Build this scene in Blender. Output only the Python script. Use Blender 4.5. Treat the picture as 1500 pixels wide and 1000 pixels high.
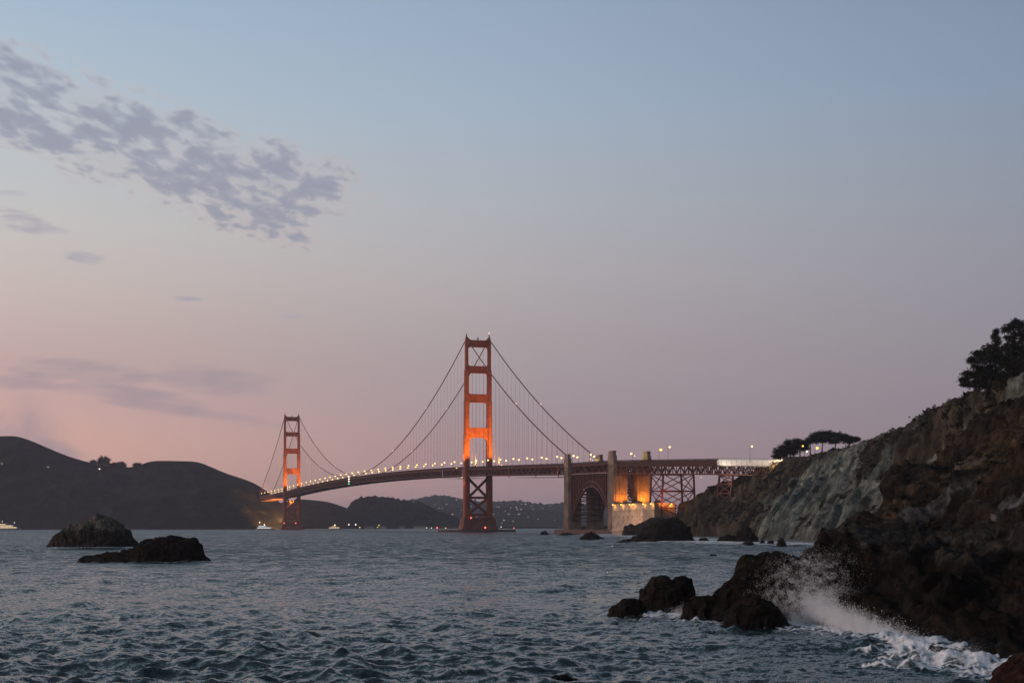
import bpy, math, random
import numpy as np
from math import radians as R
random.seed(7)
for o in list(bpy.data.objects): bpy.data.objects.remove(o)
SC = bpy.context.scene
COL = SC.collection
PI = math.pi
# ------------------------------------------------------------------ camera
F, HZ, EYE = 2200.0, 770.0, 7.0          # focal length and horizon (1500 px wide picture), eye height in metres
cd = bpy.data.cameras.new('camera'); cam = bpy.data.objects.new('camera', cd); COL.objects.link(cam)
cam.location = (0, 0, EYE); cam.rotation_euler = (R(90), 0, 0)
cd.sensor_fit = 'HORIZONTAL'; cd.sensor_width = 36; cd.lens = F / 1500 * 36; cd.shift_y = (HZ - 500) / 1500
cd.clip_start = 0.5; cd.clip_end = 80000
SC.camera = cam
SC.view_settings.view_transform = 'Standard'; SC.view_settings.look = 'None'
SC.view_settings.exposure = 0.0; SC.view_settings.gamma = 1.0; SC.view_settings.use_curve_mapping = False
SC.cycles.use_denoising = True; SC.cycles.sample_clamp_indirect = 2.0
SC.cycles.max_bounces = 6; SC.cycles.volume_bounces = 0; SC.cycles.caustics_reflective = False
SC.cycles.caustics_refractive = False

def lin(c):
    return tuple(((v / 255) / 12.92 if v <= 10.3 else ((v / 255 + .055) / 1.055) ** 2.4) for v in c) + (1,)

# ------------------------------------------------------------------ node helpers
class NT:
    def __init__(s, tree): s.t = tree; s.n = tree.nodes; s.l = tree.links
    def new(s, typ, **kw):
        n = s.n.new(typ)
        for k, v in kw.items(): setattr(n, k, v)
        return n
    def put(s, sock, v):
        if hasattr(v, 'is_linked') or isinstance(v, bpy.types.NodeSocket): s.l.new(v, sock)
        else: sock.default_value = v
    def m(s, op, a, b=None, c=None, clamp=False):
        n = s.new('ShaderNodeMath', operation=op, use_clamp=clamp)
        s.put(n.inputs[0], a)
        if b is not None: s.put(n.inputs[1], b)
        if c is not None: s.put(n.inputs[2], c)
        return n.outputs[0]
    def mr(s, v, a, b, c=0.0, d=1.0, smooth=True):
        n = s.new('ShaderNodeMapRange', interpolation_type='SMOOTHSTEP' if smooth else 'LINEAR')
        s.put(n.inputs[0], v)
        for i, x in enumerate((a, b, c, d)): s.put(n.inputs[i + 1], x)
        return n.outputs[0]
    def mix(s, f, a, b, typ='MIX'):
        n = s.new('ShaderNodeMix', data_type='RGBA', blend_type=typ)
        s.put(n.inputs[0], f); s.put(n.inputs[6], a); s.put(n.inputs[7], b)
        return n.outputs[2]
    def ramp(s, f, stops):
        n = s.new('ShaderNodeValToRGB'); e = n.color_ramp.elements
        while len(e) < len(stops): e.new(0.5)
        for x, (p, c) in zip(e, stops): x.position = p; x.color = c
        s.put(n.inputs[0], f); return n.outputs[0]
    def noise(s, vec, scale, detail=4, rough=.55, dist=0.0, lac=2.0):
        n = s.new('ShaderNodeTexNoise'); s.put(n.inputs['Vector'], vec)
        n.inputs['Scale'].default_value = scale; n.inputs['Detail'].default_value = detail
        n.inputs['Roughness'].default_value = rough; n.inputs['Distortion'].default_value = dist
        n.inputs['Lacunarity'].default_value = lac
        return n.outputs['Fac']
    def vec(s, x, y, z=0.0):
        n = s.new('ShaderNodeCombineXYZ')
        for i, v in enumerate((x, y, z)): s.put(n.inputs[i], v)
        return n.outputs[0]

# ------------------------------------------------------------------ sky (dusk)
W = bpy.data.worlds.new('World'); SC.world = W; W.use_nodes = True
w = NT(W.node_tree); w.n.clear()
g = w.new('ShaderNodeTexCoord'); sp = w.new('ShaderNodeSeparateXYZ'); w.l.new(g.outputs['Generated'], sp.inputs[0])
dx, dy, dz = sp.outputs
el = w.m('MULTIPLY', w.m('MAXIMUM', dz, 0.0), 2.0)
az = w.m('DIVIDE', dx, w.m('SQRT', w.m('ADD', w.m('ADD', w.m('MULTIPLY', dx, dx), w.m('MULTIPLY', dy, dy)), 1e-4)))
def sky(stops): return w.ramp(el, [(2 * z, lin(c)) for z, c in stops])
SKY_L = sky([(0, (216, 164, 148)), (.035, (216, 168, 152)), (.055, (213, 168, 154)), (.08, (200, 164, 158)), (.105, (189, 163, 159)), (.145, (193, 177, 172)),
             (.187, (191, 187, 184)), (.25, (176, 187, 195)), (.32, (158, 178, 197)), (.42, (136, 155, 172)), (.5, (108, 126, 144))])
SKY_C = sky([(0, (170, 136, 139)), (.05, (163, 138, 142)), (.077, (158, 143, 148)), (.12, (162, 152, 155)), (.165, (168, 163, 166)),
             (.21, (165, 169, 176)), (.27, (153, 169, 186)), (.33, (142, 160, 181)), (.42, (118, 137, 156)), (.5, (90, 107, 124))])
SKY_R = sky([(0, (140, 122, 131)), (.055, (136, 123, 133)), (.12, (138, 133, 142)), (.165, (139, 139, 150)),
             (.21, (136, 143, 156)), (.27, (128, 143, 163)), (.33, (120, 136, 158)), (.42, (96, 114, 134)), (.5, (74, 89, 106))])
base = w.mix(w.mr(az, -.33, 0.0, 0, 1, False), SKY_L, SKY_C)
base = w.mix(w.mr(az, 0.0, .34, 0, 1, False), base, SKY_R)
# afterglow where the sun has gone down, to the left of the picture
glow = w.m('MULTIPLY', w.mr(az, -.4, -.95), w.mr(dz, .38, 0.0))
base = w.mix(w.m('MULTIPLY', glow, .8), base, tuple(1.7 * c for c in lin((255, 176, 128))[:3]) + (1,))
# clouds
ysafe = w.m('MAXIMUM', dy, .05)
A = w.m('DIVIDE', dx, ysafe); B = w.m('DIVIDE', dz, ysafe)
zs = w.m('ADD', w.m('MAXIMUM', dz, 0.0), .02)
PX = w.m('DIVIDE', dx, zs); PY = w.m('DIVIDE', dy, zs)
warp = w.m('SUBTRACT', w.noise(w.vec(A, B), 16, 3), .5)
def ell(px, py, rx, ry, deg=0.0, soft=0.0):
    a0, b0, rx, ry = (px - 750) / F, (HZ - py) / F, rx / F, ry / F
    c, s_ = math.cos(R(deg)), math.sin(R(deg))
    da = w.m('SUBTRACT', A, a0); db = w.m('SUBTRACT', B, b0)
    q = w.m('DIVIDE', w.m('ADD', w.m('MULTIPLY', da, c), w.m('MULTIPLY', db, s_)), rx)
    t = w.m('DIVIDE', w.m('ADD', w.m('MULTIPLY', da, -s_), w.m('MULTIPLY', db, c)), ry)
    d = w.m('SQRT', w.m('ADD', w.m('MULTIPLY', q, q), w.m('MULTIPLY', t, t)))
    d = w.m('ADD', d, w.m('MULTIPLY', warp, .9))
    return w.mr(d, 1.25, .25)
def vmax(l):
    r = l[0]
    for x in l[1:]: r = w.m('MAXIMUM', r, x)
    return r
puffm = vmax([ell(10, 130, 170, 74, -14), ell(60, 195, 130, 50, -20), ell(170, 205, 210, 92, -24), ell(300, 258, 210, 82, -20), ell(420, 262, 150, 60, -10),
              ell(365, 312, 150, 42, -17)])
puffn = w.noise(w.vec(w.m('MULTIPLY', PX, 1.0), w.m('MULTIPLY', PY, .40), .3), 22.0, 2.0, .5, .2)
puffn = w.m('ADD', w.m('MULTIPLY', puffn, .72), w.m('MULTIPLY', w.noise(w.vec(PX, w.m('MULTIPLY', PY, .45), 2.), 8., 2), .42))
puff = w.m('MULTIPLY', w.mr(w.m('ADD', puffn, w.m('MULTIPLY', w.m('SUBTRACT', puffm, 1.0), .27)), .31, .70), w.mr(puffm, .0, .35))
strn = w.noise(w.vec(w.m('MULTIPLY', A, 1.0), w.m('MULTIPLY', B, 4.2), .7), 22.0, 4, .5, .3)
def streak(ms, lo, hi):
    mm = vmax(ms)
    return w.m('MULTIPLY', w.mr(w.m('ADD', strn, w.m('MULTIPLY', w.m('SUBTRACT', mm, 1.0), .35)), lo, hi), w.mr(mm, 0, .4))
st1 = streak([ell(28, 324, 95, 30, -16), ell(128, 378, 62, 15, -10), ell(15, 283, 50, 8, 0), ell(215, 426, 50, 10, -8), ell(270, 437, 40, 6, -3),
              ell(425, 462, 44, 10, -5)], .38, .60)
st2 = streak([ell(90, 545, 150, 24, -2), ell(150, 572, 230, 15, -7), ell(0, 556, 90, 16, -10), ell(270, 600, 170, 13, -9), ell(340, 560, 120, 30, -5)], .16, .70)
fog = w.m('MULTIPLY', w.m('MAXIMUM', ell(0, 620, 105, 62, -12), ell(80, 657, 70, 20, -24)), w.mr(w.noise(w.vec(A, B, 4.), 30, 3), .25, .7))
puff = w.m('MAXIMUM', puff, w.m('MULTIPLY', w.mr(puffm, .35, .9), w.mr(w.noise(w.vec(A, w.m('MULTIPLY', B, 2.2), 7.), 14, 4), .35, .7, .15, .5)))
pale = lin((142, 143, 160)); under = lin((192, 172, 170))
pc = w.mix(w.mr(puff, .1, .8), under, pale)
sk = w.mix(w.m('MULTIPLY', puff, .85), base, pc)
sk = w.mix(w.m('MULTIPLY', st1, .72), sk, lin((160, 155, 168)))
sk = w.mix(w.m('MULTIPLY', st2, .62), sk, lin((143, 134, 147)))
sk = w.mix(w.m('MULTIPLY', fog, .75), sk, lin((150, 136, 146)))
# below the horizon: dark sea colour
sk = w.mix(w.mr(dz, -.002, -.03), sk, lin((70, 74, 82)))
bg = w.new('ShaderNodeBackground'); w.l.new(sk, bg.inputs[0]); bg.inputs[1].default_value = 1.14
wo = w.new('ShaderNodeOutputWorld'); w.l.new(bg.outputs[0], wo.inputs[0])

# ------------------------------------------------------------------ the last light of the sun, low in the west (left)
sl = bpy.data.lights.new('sun', 'SUN'); sl.energy = 1.4; sl.angle = R(25); sl.color = (1, .78, .66)
so = bpy.data.objects.new('sun', sl); COL.objects.link(so); so.rotation_euler = (R(77), 0, R(-72))

# ------------------------------------------------------------------ numpy noise
def _h(ix, iy, iz, seed):
    n = (ix.astype(np.int64) * 374761393 + iy.astype(np.int64) * 668265263 + iz.astype(np.int64) * 2147483647 + seed * 1274126177) & 0xffffffff
    n = ((n ^ (n >> 13)) * 1274126177) & 0xffffffff
    n = ((n ^ (n >> 16)) * 2246822519) & 0xffffffff
    return (n ^ (n >> 15)) & 0xffffffff
def perlin(p, seed=0):
    i = np.floor(p).astype(np.int64); f = p - i
    u = f * f * f * (f * (f * 6 - 15) + 10)
    r = np.zeros(len(p))
    for a in (0, 1):
        for b in (0, 1):
            for c in (0, 1):
                h = _h(i[:, 0] + a, i[:, 1] + b, i[:, 2] + c, seed)
                gx = ((h & 1023) / 511.5 - 1); gy = (((h >> 10) & 1023) / 511.5 - 1); gz = (((h >> 20) & 1023) / 511.5 - 1)
                d = gx * (f[:, 0] - a) + gy * (f[:, 1] - b) + gz * (f[:, 2] - c)
                wt = (u[:, 0] if a else 1 - u[:, 0]) * (u[:, 1] if b else 1 - u[:, 1]) * (u[:, 2] if c else 1 - u[:, 2])
                r += d * wt
    return r * 1.3
def fbm(p, octs=4, seed=0, rough=.5, ridged=False):
    r = np.zeros(len(p)); a = 1.0; q = p.copy()
    for k in range(octs):
        n = perlin(q, seed + k * 17)
        r += a * ((1 - 2 * np.abs(n)) if ridged else n)
        a *= rough; q = q * 2.03 + 11.7
    return r
def facet(p, seed=0):
    """cells, each a randomly tilted plane: gives the broken faces of rock"""
    i = np.floor(p).astype(np.int64); ws = np.zeros(len(p)); val = np.zeros(len(p))
    for a in (-1, 0, 1):
        for b in (-1, 0, 1):
            for c in (-1, 0, 1):
                j0, j1, j2 = i[:, 0] + a, i[:, 1] + b, i[:, 2] + c
                h = _h(j0, j1, j2, seed); h2 = _h(j0, j1, j2, seed + 5)
                o = np.stack([j0 + (h & 1023) / 1023, j1 + ((h >> 10) & 1023) / 1023, j2 + ((h >> 20) & 1023) / 1023], 1)
                d = p - o; dd = (d * d).sum(1)
                gr = np.stack([(h2 & 1023) / 511.5 - 1, ((h2 >> 10) & 1023) / 511.5 - 1, ((h2 >> 20) & 1023) / 511.5 - 1], 1)
                v = (d * gr).sum(1) + ((h2 >> 5) & 255) / 255. * .6 - .3
                wt = np.exp(-20 * dd); ws += wt; val += wt * v
    return val / np.maximum(ws, 1e-12)

# ------------------------------------------------------------------ mesh helpers
def tag(o, label, cat, group=None, kind=None):
    if label: o['label'] = label
    if cat: o['category'] = cat
    if group: o['group'] = group
    if kind: o['kind'] = kind
    return o
def empty(name, loc, label=None, cat=None, group=None):
    o = bpy.data.objects.new(name, None); o.location = loc; COL.objects.link(o); o.empty_display_size = .1
    return tag(o, label, cat, group)
def rootloc(o):
    v = np.zeros(3)
    while o is not None: v = v + np.array(o.location); o = o.parent
    return v
def mesh_np(name, V, quads=None, tris=None, mat=None, parent=None, smooth=False, attrs=None):
    V = np.asarray(V, dtype=np.float64)
    if parent is not None: V = V - rootloc(parent)
    me = bpy.data.meshes.new(name)
    idx = []; st = []; n = 0
    for arr, k in ((quads, 4), (tris, 3)):
        if arr is None or len(arr) == 0: continue
        arr = np.asarray(arr, dtype=np.int32); idx.append(arr.ravel()); st.append(n + np.arange(len(arr)) * k); n += arr.size
    idx = np.concatenate(idx); st = np.concatenate(st)
    me.vertices.add(len(V)); me.vertices.foreach_set('co', V.astype(np.float32).ravel())
    me.loops.add(len(idx)); me.loops.foreach_set('vertex_index', idx.astype(np.int32))
    me.polygons.add(len(st)); me.polygons.foreach_set('loop_start', st.astype(np.int32))
    me.update(calc_edges=True); me.validate()
    if smooth: me.polygons.foreach_set('use_smooth', np.ones(len(me.polygons), dtype=bool))
    for k, v in (attrs or {}).items():
        at = me.attributes.new(k, 'FLOAT', 'POINT'); at.data.foreach_set('value', np.asarray(v, dtype=np.float32))
    if mat: me.materials.append(mat)
    o = bpy.data.objects.new(name, me); COL.objects.link(o)
    if parent is not None: o.parent = parent
    return o
class MB:
    def __init__(s): s.v = []; s.f = []
    def add(s, V, Fs):
        n = len(s.v); s.v += [tuple(map(float, v)) for v in V]; s.f += [tuple(n + i for i in f) for f in Fs]
    def hexa(s, V): s.add(V, [(0, 3, 2, 1), (4, 5, 6, 7), (0, 1, 5, 4), (1, 2, 6, 5), (2, 3, 7, 6), (3, 0, 4, 7)])
    def box(s, a, b):
        (x0, y0, z0), (x1, y1, z1) = a, b
        s.hexa([(x0, y0, z0), (x1, y0, z0), (x1, y1, z0), (x0, y1, z0), (x0, y0, z1), (x1, y0, z1), (x1, y1, z1), (x0, y1, z1)])
    def prism(s, bot, top):
        n = len(bot); s.add(list(bot) + list(top), [tuple(range(n))[::-1], tuple(range(n, 2 * n))] + [(i, (i + 1) % n, n + (i + 1) % n, n + i) for i in range(n)])
    def bar(s, a, b, w_, h_, up=(0, 0, 1)):
        a, b = np.array(a, float), np.array(b, float); d = b - a; d /= np.linalg.norm(d)
        up = np.array(up, float)
        if abs(d @ up) > .95: up = np.array((U[0], U[1], 0.))
        x = np.cross(d, up); x /= np.linalg.norm(x); y = np.cross(x, d)
        c = [(-1, -1), (1, -1), (1, 1), (-1, 1)]
        s.hexa([a + x * i * w_ / 2 + y * j * h_ / 2 for i, j in c] + [b + x * i * w_ / 2 + y * j * h_ / 2 for i, j in c])
    def tube(s, pts, rad, n=8):
        pts = [np.array(p, float) for p in pts]; rr = rad if hasattr(rad, '__len__') else [rad] * len(pts); V = []
        for k, p in enumerate(pts):
            d = pts[min(k + 1, len(pts) - 1)] - pts[max(k - 1, 0)]; d /= np.linalg.norm(d)
            a = np.cross(d, (0, 0, 1) if abs(d[2]) < .9 else (1, 0, 0)); a /= np.linalg.norm(a); b = np.cross(a, d)
            V += [p + (a * math.cos(t) + b * math.sin(t)) * rr[k] for t in np.arange(n) * 2 * PI / n]
        Fs = [(k * n + i, k * n + (i + 1) % n, (k + 1) * n + (i + 1) % n, (k + 1) * n + i) for k in range(len(pts) - 1) for i in range(n)]
        Fs += [tuple(range(n))[::-1], tuple(range((len(pts) - 1) * n, len(pts) * n))]
        s.add(V, Fs)
    def ball(s, c, r, n=8, m=6, sz=1.0):
        V = [(c[0], c[1], c[2] - r * sz)]
        for j in range(1, m):
            a = -PI / 2 + PI * j / m
            V += [(c[0] + r * math.cos(a) * math.cos(t), c[1] + r * math.cos(a) * math.sin(t), c[2] + r * sz * math.sin(a)) for t in np.arange(n) * 2 * PI / n]
        V.append((c[0], c[1], c[2] + r * sz)); L = len(V) - 1
        Fs = [(0, 1 + (i + 1) % n, 1 + i) for i in range(n)] + [(L, 1 + (m - 2) * n + i, 1 + (m - 2) * n + (i + 1) % n) for i in range(n)]
        Fs += [(1 + j * n + i, 1 + j * n + (i + 1) % n, 1 + (j + 1) * n + (i + 1) % n, 1 + (j + 1) * n + i) for j in range(m - 2) for i in range(n)]
        s.add(V, Fs)
    def build(s, name, mat, parent=None, smooth=False):
        o = rootloc(parent) if parent is not None else np.zeros(3)
        me = bpy.data.meshes.new(name); me.from_pydata([tuple(np.array(v) - o) for v in s.v], [], s.f); me.update()
        if smooth: me.polygons.foreach_set('use_smooth', np.ones(len(me.polygons), dtype=bool))
        me.materials.append(mat)
        ob = bpy.data.objects.new(name, me); COL.objects.link(ob)
        if parent is not None: ob.parent = parent
        return ob
def copy_tree(o, parent=None):
    c = o.copy(); COL.objects.link(c); c.parent = parent
    for ch in o.children: copy_tree(ch, c)
    return c
def P3(px, py, Y): return np.array(((px - 750) / F * Y, Y, EYE + (HZ - py) / F * Y))
def light(name, loc, power, color, parent=None, spot=None, aim=None, rad=.5):
    l = bpy.data.lights.new(name, 'SPOT' if spot else 'POINT'); l.energy = power; l.color = color; l.shadow_soft_size = rad
    if spot: l.spot_size = R(spot); l.spot_blend = .6
    o = bpy.data.objects.new(name, l); COL.objects.link(o)
    loc = np.array(loc, float)
    o.location = loc - (rootloc(parent) if parent is not None else 0)
    if parent is not None: o.parent = parent
    if aim is not None:
        import mathutils
        d = mathutils.Vector(np.array(aim, float) - loc); o.rotation_euler = d.to_track_quat('-Z', 'Y').to_euler()
    return o

# ------------------------------------------------------------------ materials
def mat(name, col, rough=.7, var=.25, scale=.5, spec=.4, metal=0., bump=0., bscale=None, col2=None):
    m = bpy.data.materials.new(name); m.use_nodes = True; t = NT(m.node_tree)
    b = t.n['Principled BSDF']; b.inputs['Roughness'].default_value = rough; b.inputs['Specular IOR Level'].default_value = spec
    b.inputs['Metallic'].default_value = metal
    co = t.new('ShaderNodeNewGeometry').outputs['Position']
    n = t.noise(co, scale, 5, .6)
    c2 = col2 or tuple(c * (1 - var) for c in col)
    c1 = col if col2 else tuple(min(1, c * (1 + var)) for c in col)
    t.l.new(t.mix(t.mr(n, .35, .65), (*c2, 1), (*c1, 1)), b.inputs['Base Color'])
    if bump:
        bp = t.new('ShaderNodeBump'); bp.inputs['Distance'].default_value = bump
        t.l.new(t.noise(co, bscale or scale * 4, 6, .65), bp.inputs['Height']); t.l.new(bp.outputs[0], b.inputs['Normal'])
    return m
def emit(name, col, s, sample='NONE'):
    m = bpy.data.materials.new(name); m.use_nodes = True; t = NT(m.node_tree); t.n.clear()
    e = t.new('ShaderNodeEmission'); e.inputs[0].default_value = (*col, 1); e.inputs[1].default_value = s
    o = t.new('ShaderNodeOutputMaterial'); t.l.new(e.outputs[0], o.inputs[0]); m.cycles.emission_sampling = sample
    return m
M = {}
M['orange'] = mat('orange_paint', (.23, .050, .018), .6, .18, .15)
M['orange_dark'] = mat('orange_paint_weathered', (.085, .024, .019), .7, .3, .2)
M['cable'] = mat('cable_steel', (.12, .032, .026), .6, .1)
M['rope'] = mat('rope_steel', (.20, .10, .10), .6, .1)
M['concrete'] = mat('weathered_concrete', (.215, .155, .125), .85, .3, .12, bump=.2, bscale=.6)
M['brick'] = mat('brick_wall', (.34, .26, .2), .9, .25, .2, bump=.15, bscale=.8)
M['brickdark'] = mat('dark_brick', (.13, .085, .065), .9, .3, .3)
M['asphalt'] = mat('asphalt', (.05, .05, .05), .9, .2)
M['pierconc'] = mat('pier_concrete', (.15, .055, .035), .85, .35, .12, bump=.2)
M['fender'] = mat('fender_concrete', (.09, .05, .045), .9, .3, .2)
M['white'] = mat('white_paint', (.75, .73, .70), .5, .06)
M['boat'] = mat('boat_paint', (.36, .35, .34), .5, .06)
M['tarp'] = mat('white_tarpaulin', (.72, .70, .66), .6, .08, .6, bump=.2)
M['darkmetal'] = mat('dark_metal', (.03, .03, .03), .5, .2)
M['grate'] = mat('galvanised_steel', (.38, .36, .36), .6, .15)
M['dullsteel'] = mat('dull_steel', (.17, .09, .085), .7, .2)
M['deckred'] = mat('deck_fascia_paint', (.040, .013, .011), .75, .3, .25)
M['bark'] = mat('bark', (.035, .026, .02), .95, .3, 2.)
M['roof'] = mat('roof_shingle', (.07, .06, .06), .9, .2)
M['stucco'] = mat('house_stucco', (.3, .27, .25), .9, .2)
M['lamp'] = emit('lamp_warm', (1, .62, .24), 3.4); M['lampw'] = emit('lamp_white', (1, .88, .66), 3)
M['lampy'] = emit('lamp_yellow', (1, .70, .18), 2.6)
M['lampo'] = emit('lamp_orange', (1, .50, .10), 3.4); M['red'] = emit('lamp_red', (1, .13, .08), 3.); M['pink'] = emit('lamp_pinkish', (1, .60, .50), 1.8)
M['green'] = emit('lamp_green', (.1, .8, .42), 1.4); M['win'] = emit('lit_window', (1, .72, .40), 1.3); M['cool'] = emit('lamp_cool', (.85, .95, 1), 1.2)
M['town'] = emit('town_window', (1, .82, .6), 1.1)

def rockmat(name, stops, scale, rough=.85, bump=.3, bscale=1.5, spec=.25, wet=None, attr=None, strata=0., along=None):
    """colours by noise; darker and glossier (wet) below the height wet; an attribute mixes in a second rock"""
    m = bpy.data.materials.new(name); m.use_nodes = True; t = NT(m.node_tree); b = t.n['Principled BSDF']
    co = t.new('ShaderNodeNewGeometry').outputs['Position']; sx = t.new('ShaderNodeSeparateXYZ'); t.l.new(co, sx.inputs[0])
    if along:                                                # texture drawn out down the slope
        d = np.array(along, float); d /= np.linalg.norm(d); e1 = np.cross(d, (0, 0, 1)); e1 /= np.linalg.norm(e1); e2 = np.cross(e1, d)
        def dot(v, k):
            q = t.new('ShaderNodeVectorMath', operation='DOT_PRODUCT'); t.l.new(co, q.inputs[0]); q.inputs[1].default_value = tuple(v * k); return q.outputs['Value']
        co = t.vec(dot(e1, 1.), dot(e2, 1.), dot(d, .22))
    n = t.noise(co, scale, 7, .62, .6)
    if strata: n = t.m('ADD', t.m('MULTIPLY', n, 1 - strata), t.m('MULTIPLY', t.noise(t.vec(sx.outputs[0], sx.outputs[1], t.m('MULTIPLY', sx.outputs[2], 6)), scale * .7, 5), strata))
    c = t.ramp(t.mr(n, .3, .7, 0, 1, False), [(p, (*q, 1)) for p, q in stops])
    if attr:
        at = t.new('ShaderNodeAttribute', attribute_name='mask')
        k = t.mr(t.m('ADD', at.outputs['Fac'], t.m('MULTIPLY', t.m('SUBTRACT', t.noise(co, scale * 2.2, 6, .65), .5), .9)), .35, .65)
        n2 = t.noise(co, scale * 1.7, 6, .65, .8)
        c = t.mix(k, c, t.ramp(t.mr(n2, .3, .7, 0, 1, False), [(p, (*q, 1)) for p, q in attr]))
    fine = t.m('MULTIPLY', t.mr(t.noise(co, bscale * 1.3, 7, .7, .4), .32, .68, .42, 1.6), t.mr(t.noise(co, scale * 5, 5, .6), .3, .7, .6, 1.35))
    c = t.mix(1.0, c, t.vec(fine, fine, fine), 'MULTIPLY')
    ro = rough
    if wet is not None:
        wv = t.mr(t.m('ADD', sx.outputs[2], t.m('MULTIPLY', t.m('SUBTRACT', t.noise(co, .5, 4), .5), wet)), wet * 1.05, wet * .5)
        c = t.mix(t.m('MULTIPLY', wv, .72), c, (.008, .0065, .006, 1)); ro = t.mr(wv, 0., 1., rough, .5)
    t.l.new(c, b.inputs['Base Color']); t.put(b.inputs['Roughness'], ro); b.inputs['Specular IOR Level'].default_value = spec
    bp = t.new('ShaderNodeBump'); bp.inputs['Distance'].default_value = bump; bp.inputs['Strength'].default_value = 1.0
    hgt = t.m('ADD', t.noise(co, bscale, 8, .68), t.m('MULTIPLY', t.noise(co, bscale * .3, 4, .6, 1.), .8))
    t.l.new(hgt, bp.inputs['Height']); t.l.new(bp.outputs[0], b.inputs['Normal'])
    return m
M['rockdark'] = rockmat('dark_sea_rock', [(0, (0.0040, 0.0030, 0.0025)), (.5, (0.0110, 0.0080, 0.0065)), (.8, (0.0190, 0.0145, 0.0115)), (1, (0.0325, 0.0270, 0.0225))], .45, .95, .25, 2.0, .07, wet=1.2)
M['rockguano'] = rockmat('pale_topped_sea_rock', [(0, (0.0112, 0.0088, 0.0072)), (.5, (0.0240, 0.0192, 0.0152)), (1, (0.0480, 0.0400, 0.0336))], .2, .95, .3, 1.2, .08,
                         wet=3.5, attr=[(0, (0.0400, 0.0336, 0.0280)), (.5, (0.0800, 0.0688, 0.0576)), (1, (0.1360, 0.1200, 0.1040))])
M['outcrop'] = rockmat('dark_outcrop_rock', [(0, (0.0026, 0.0023, 0.0022)), (.45, (0.0086, 0.0065, 0.0050)), (.75, (0.0185, 0.0129, 0.0094)), (1, (0.0363, 0.0306, 0.0259))], .25, .95, .35, 1.6, .07, wet=1.4,
                       attr=[(0, (0.0145, 0.0122, 0.0101)), (.6, (0.0330, 0.0279, 0.0238)), (1, (0.0627, 0.0578, 0.0533))])
M['redrock'] = rockmat('reddish_rock', [(0, (0.0098, 0.0042, 0.0035)), (.5, (0.0245, 0.0098, 0.0077)), (1, (0.0420, 0.0210, 0.0168))], .7, .95, .12, 3., .08)
M['cliffbrown'] = rockmat('brown_cliff', [(0, (0.0062, 0.0056, 0.0052)), (.35, (0.0157, 0.0122, 0.0097)), (.6, (0.0332, 0.0244, 0.0175)), (.8, (0.0506, 0.0338, 0.0196)), (1, (0.0874, 0.0753, 0.0618))], .09, .97, .8, .6, .05,
                          attr=[(0, (0.0218, 0.0207, 0.0216)), (.5, (0.0480, 0.0470, 0.0474)), (1, (0.0961, 0.0941, 0.0969))])
M['cliffgrey'] = rockmat('brush_covered_cliff', [(0, (0.0119, 0.0100, 0.0072)), (.4, (0.0309, 0.0238, 0.0156)), (.7, (0.0546, 0.0413, 0.0276)), (1, (0.0890, 0.0750, 0.0540))], .03, .97, 1.0, .22, .05,
                         attr=[(0, (0.0475, 0.0513, 0.0444)), (.4, (0.0831, 0.0900, 0.0768)), (.75, (0.1306, 0.1363, 0.1152)), (1, (0.2196, 0.2150, 0.1764))], along=(.34, .80, .40))
M['hill'] = rockmat('scrub_hill', [(0, (0.0066, 0.0066, 0.0065)), (.5, (0.0143, 0.0126, 0.0122)), (1, (0.0275, 0.0240, 0.0245))], .008, 1., 6., .04, .05)
M['hillwood'] = rockmat('wooded_hill', [(0, (0.0065, 0.0078, 0.0067)), (.5, (0.0117, 0.0123, 0.0097)), (1, (0.0221, 0.0208, 0.0165))], .02, 1., 8., .05, .05)
def leafmat(name, a, b):
    m = bpy.data.materials.new(name); m.use_nodes = True; t = NT(m.node_tree); p = t.n['Principled BSDF']
    co = t.new('ShaderNodeNewGeometry').outputs['Position']
    t.l.new(t.mix(t.mr(t.noise(co, .6, 4), .35, .65), (*a, 1), (*b, 1)), p.inputs['Base Color'])
    p.inputs['Roughness'].default_value = .9; p.inputs['Specular IOR Level'].default_value = .1
    return m
M['leaf'] = leafmat('cypress_foliage', (.010, .013, .008), (.032, .034, .018))
M['leaffar'] = leafmat('dark_foliage', (.012, .013, .010), (.03, .03, .02))

# ------------------------------------------------------------------ bridge axis (needed for placing)
S = np.array((-39.7, 1746., 0.)); N = np.array((-435.8, 2973., 0.))
SPAN = float(np.linalg.norm(N - S)); U = (N - S) / SPAN; V_ = np.array((U[1], -U[0], 0.))
def Pt(t, w_, z): return S + U * t + V_ * w_ + np.array((0, 0, z))

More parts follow.
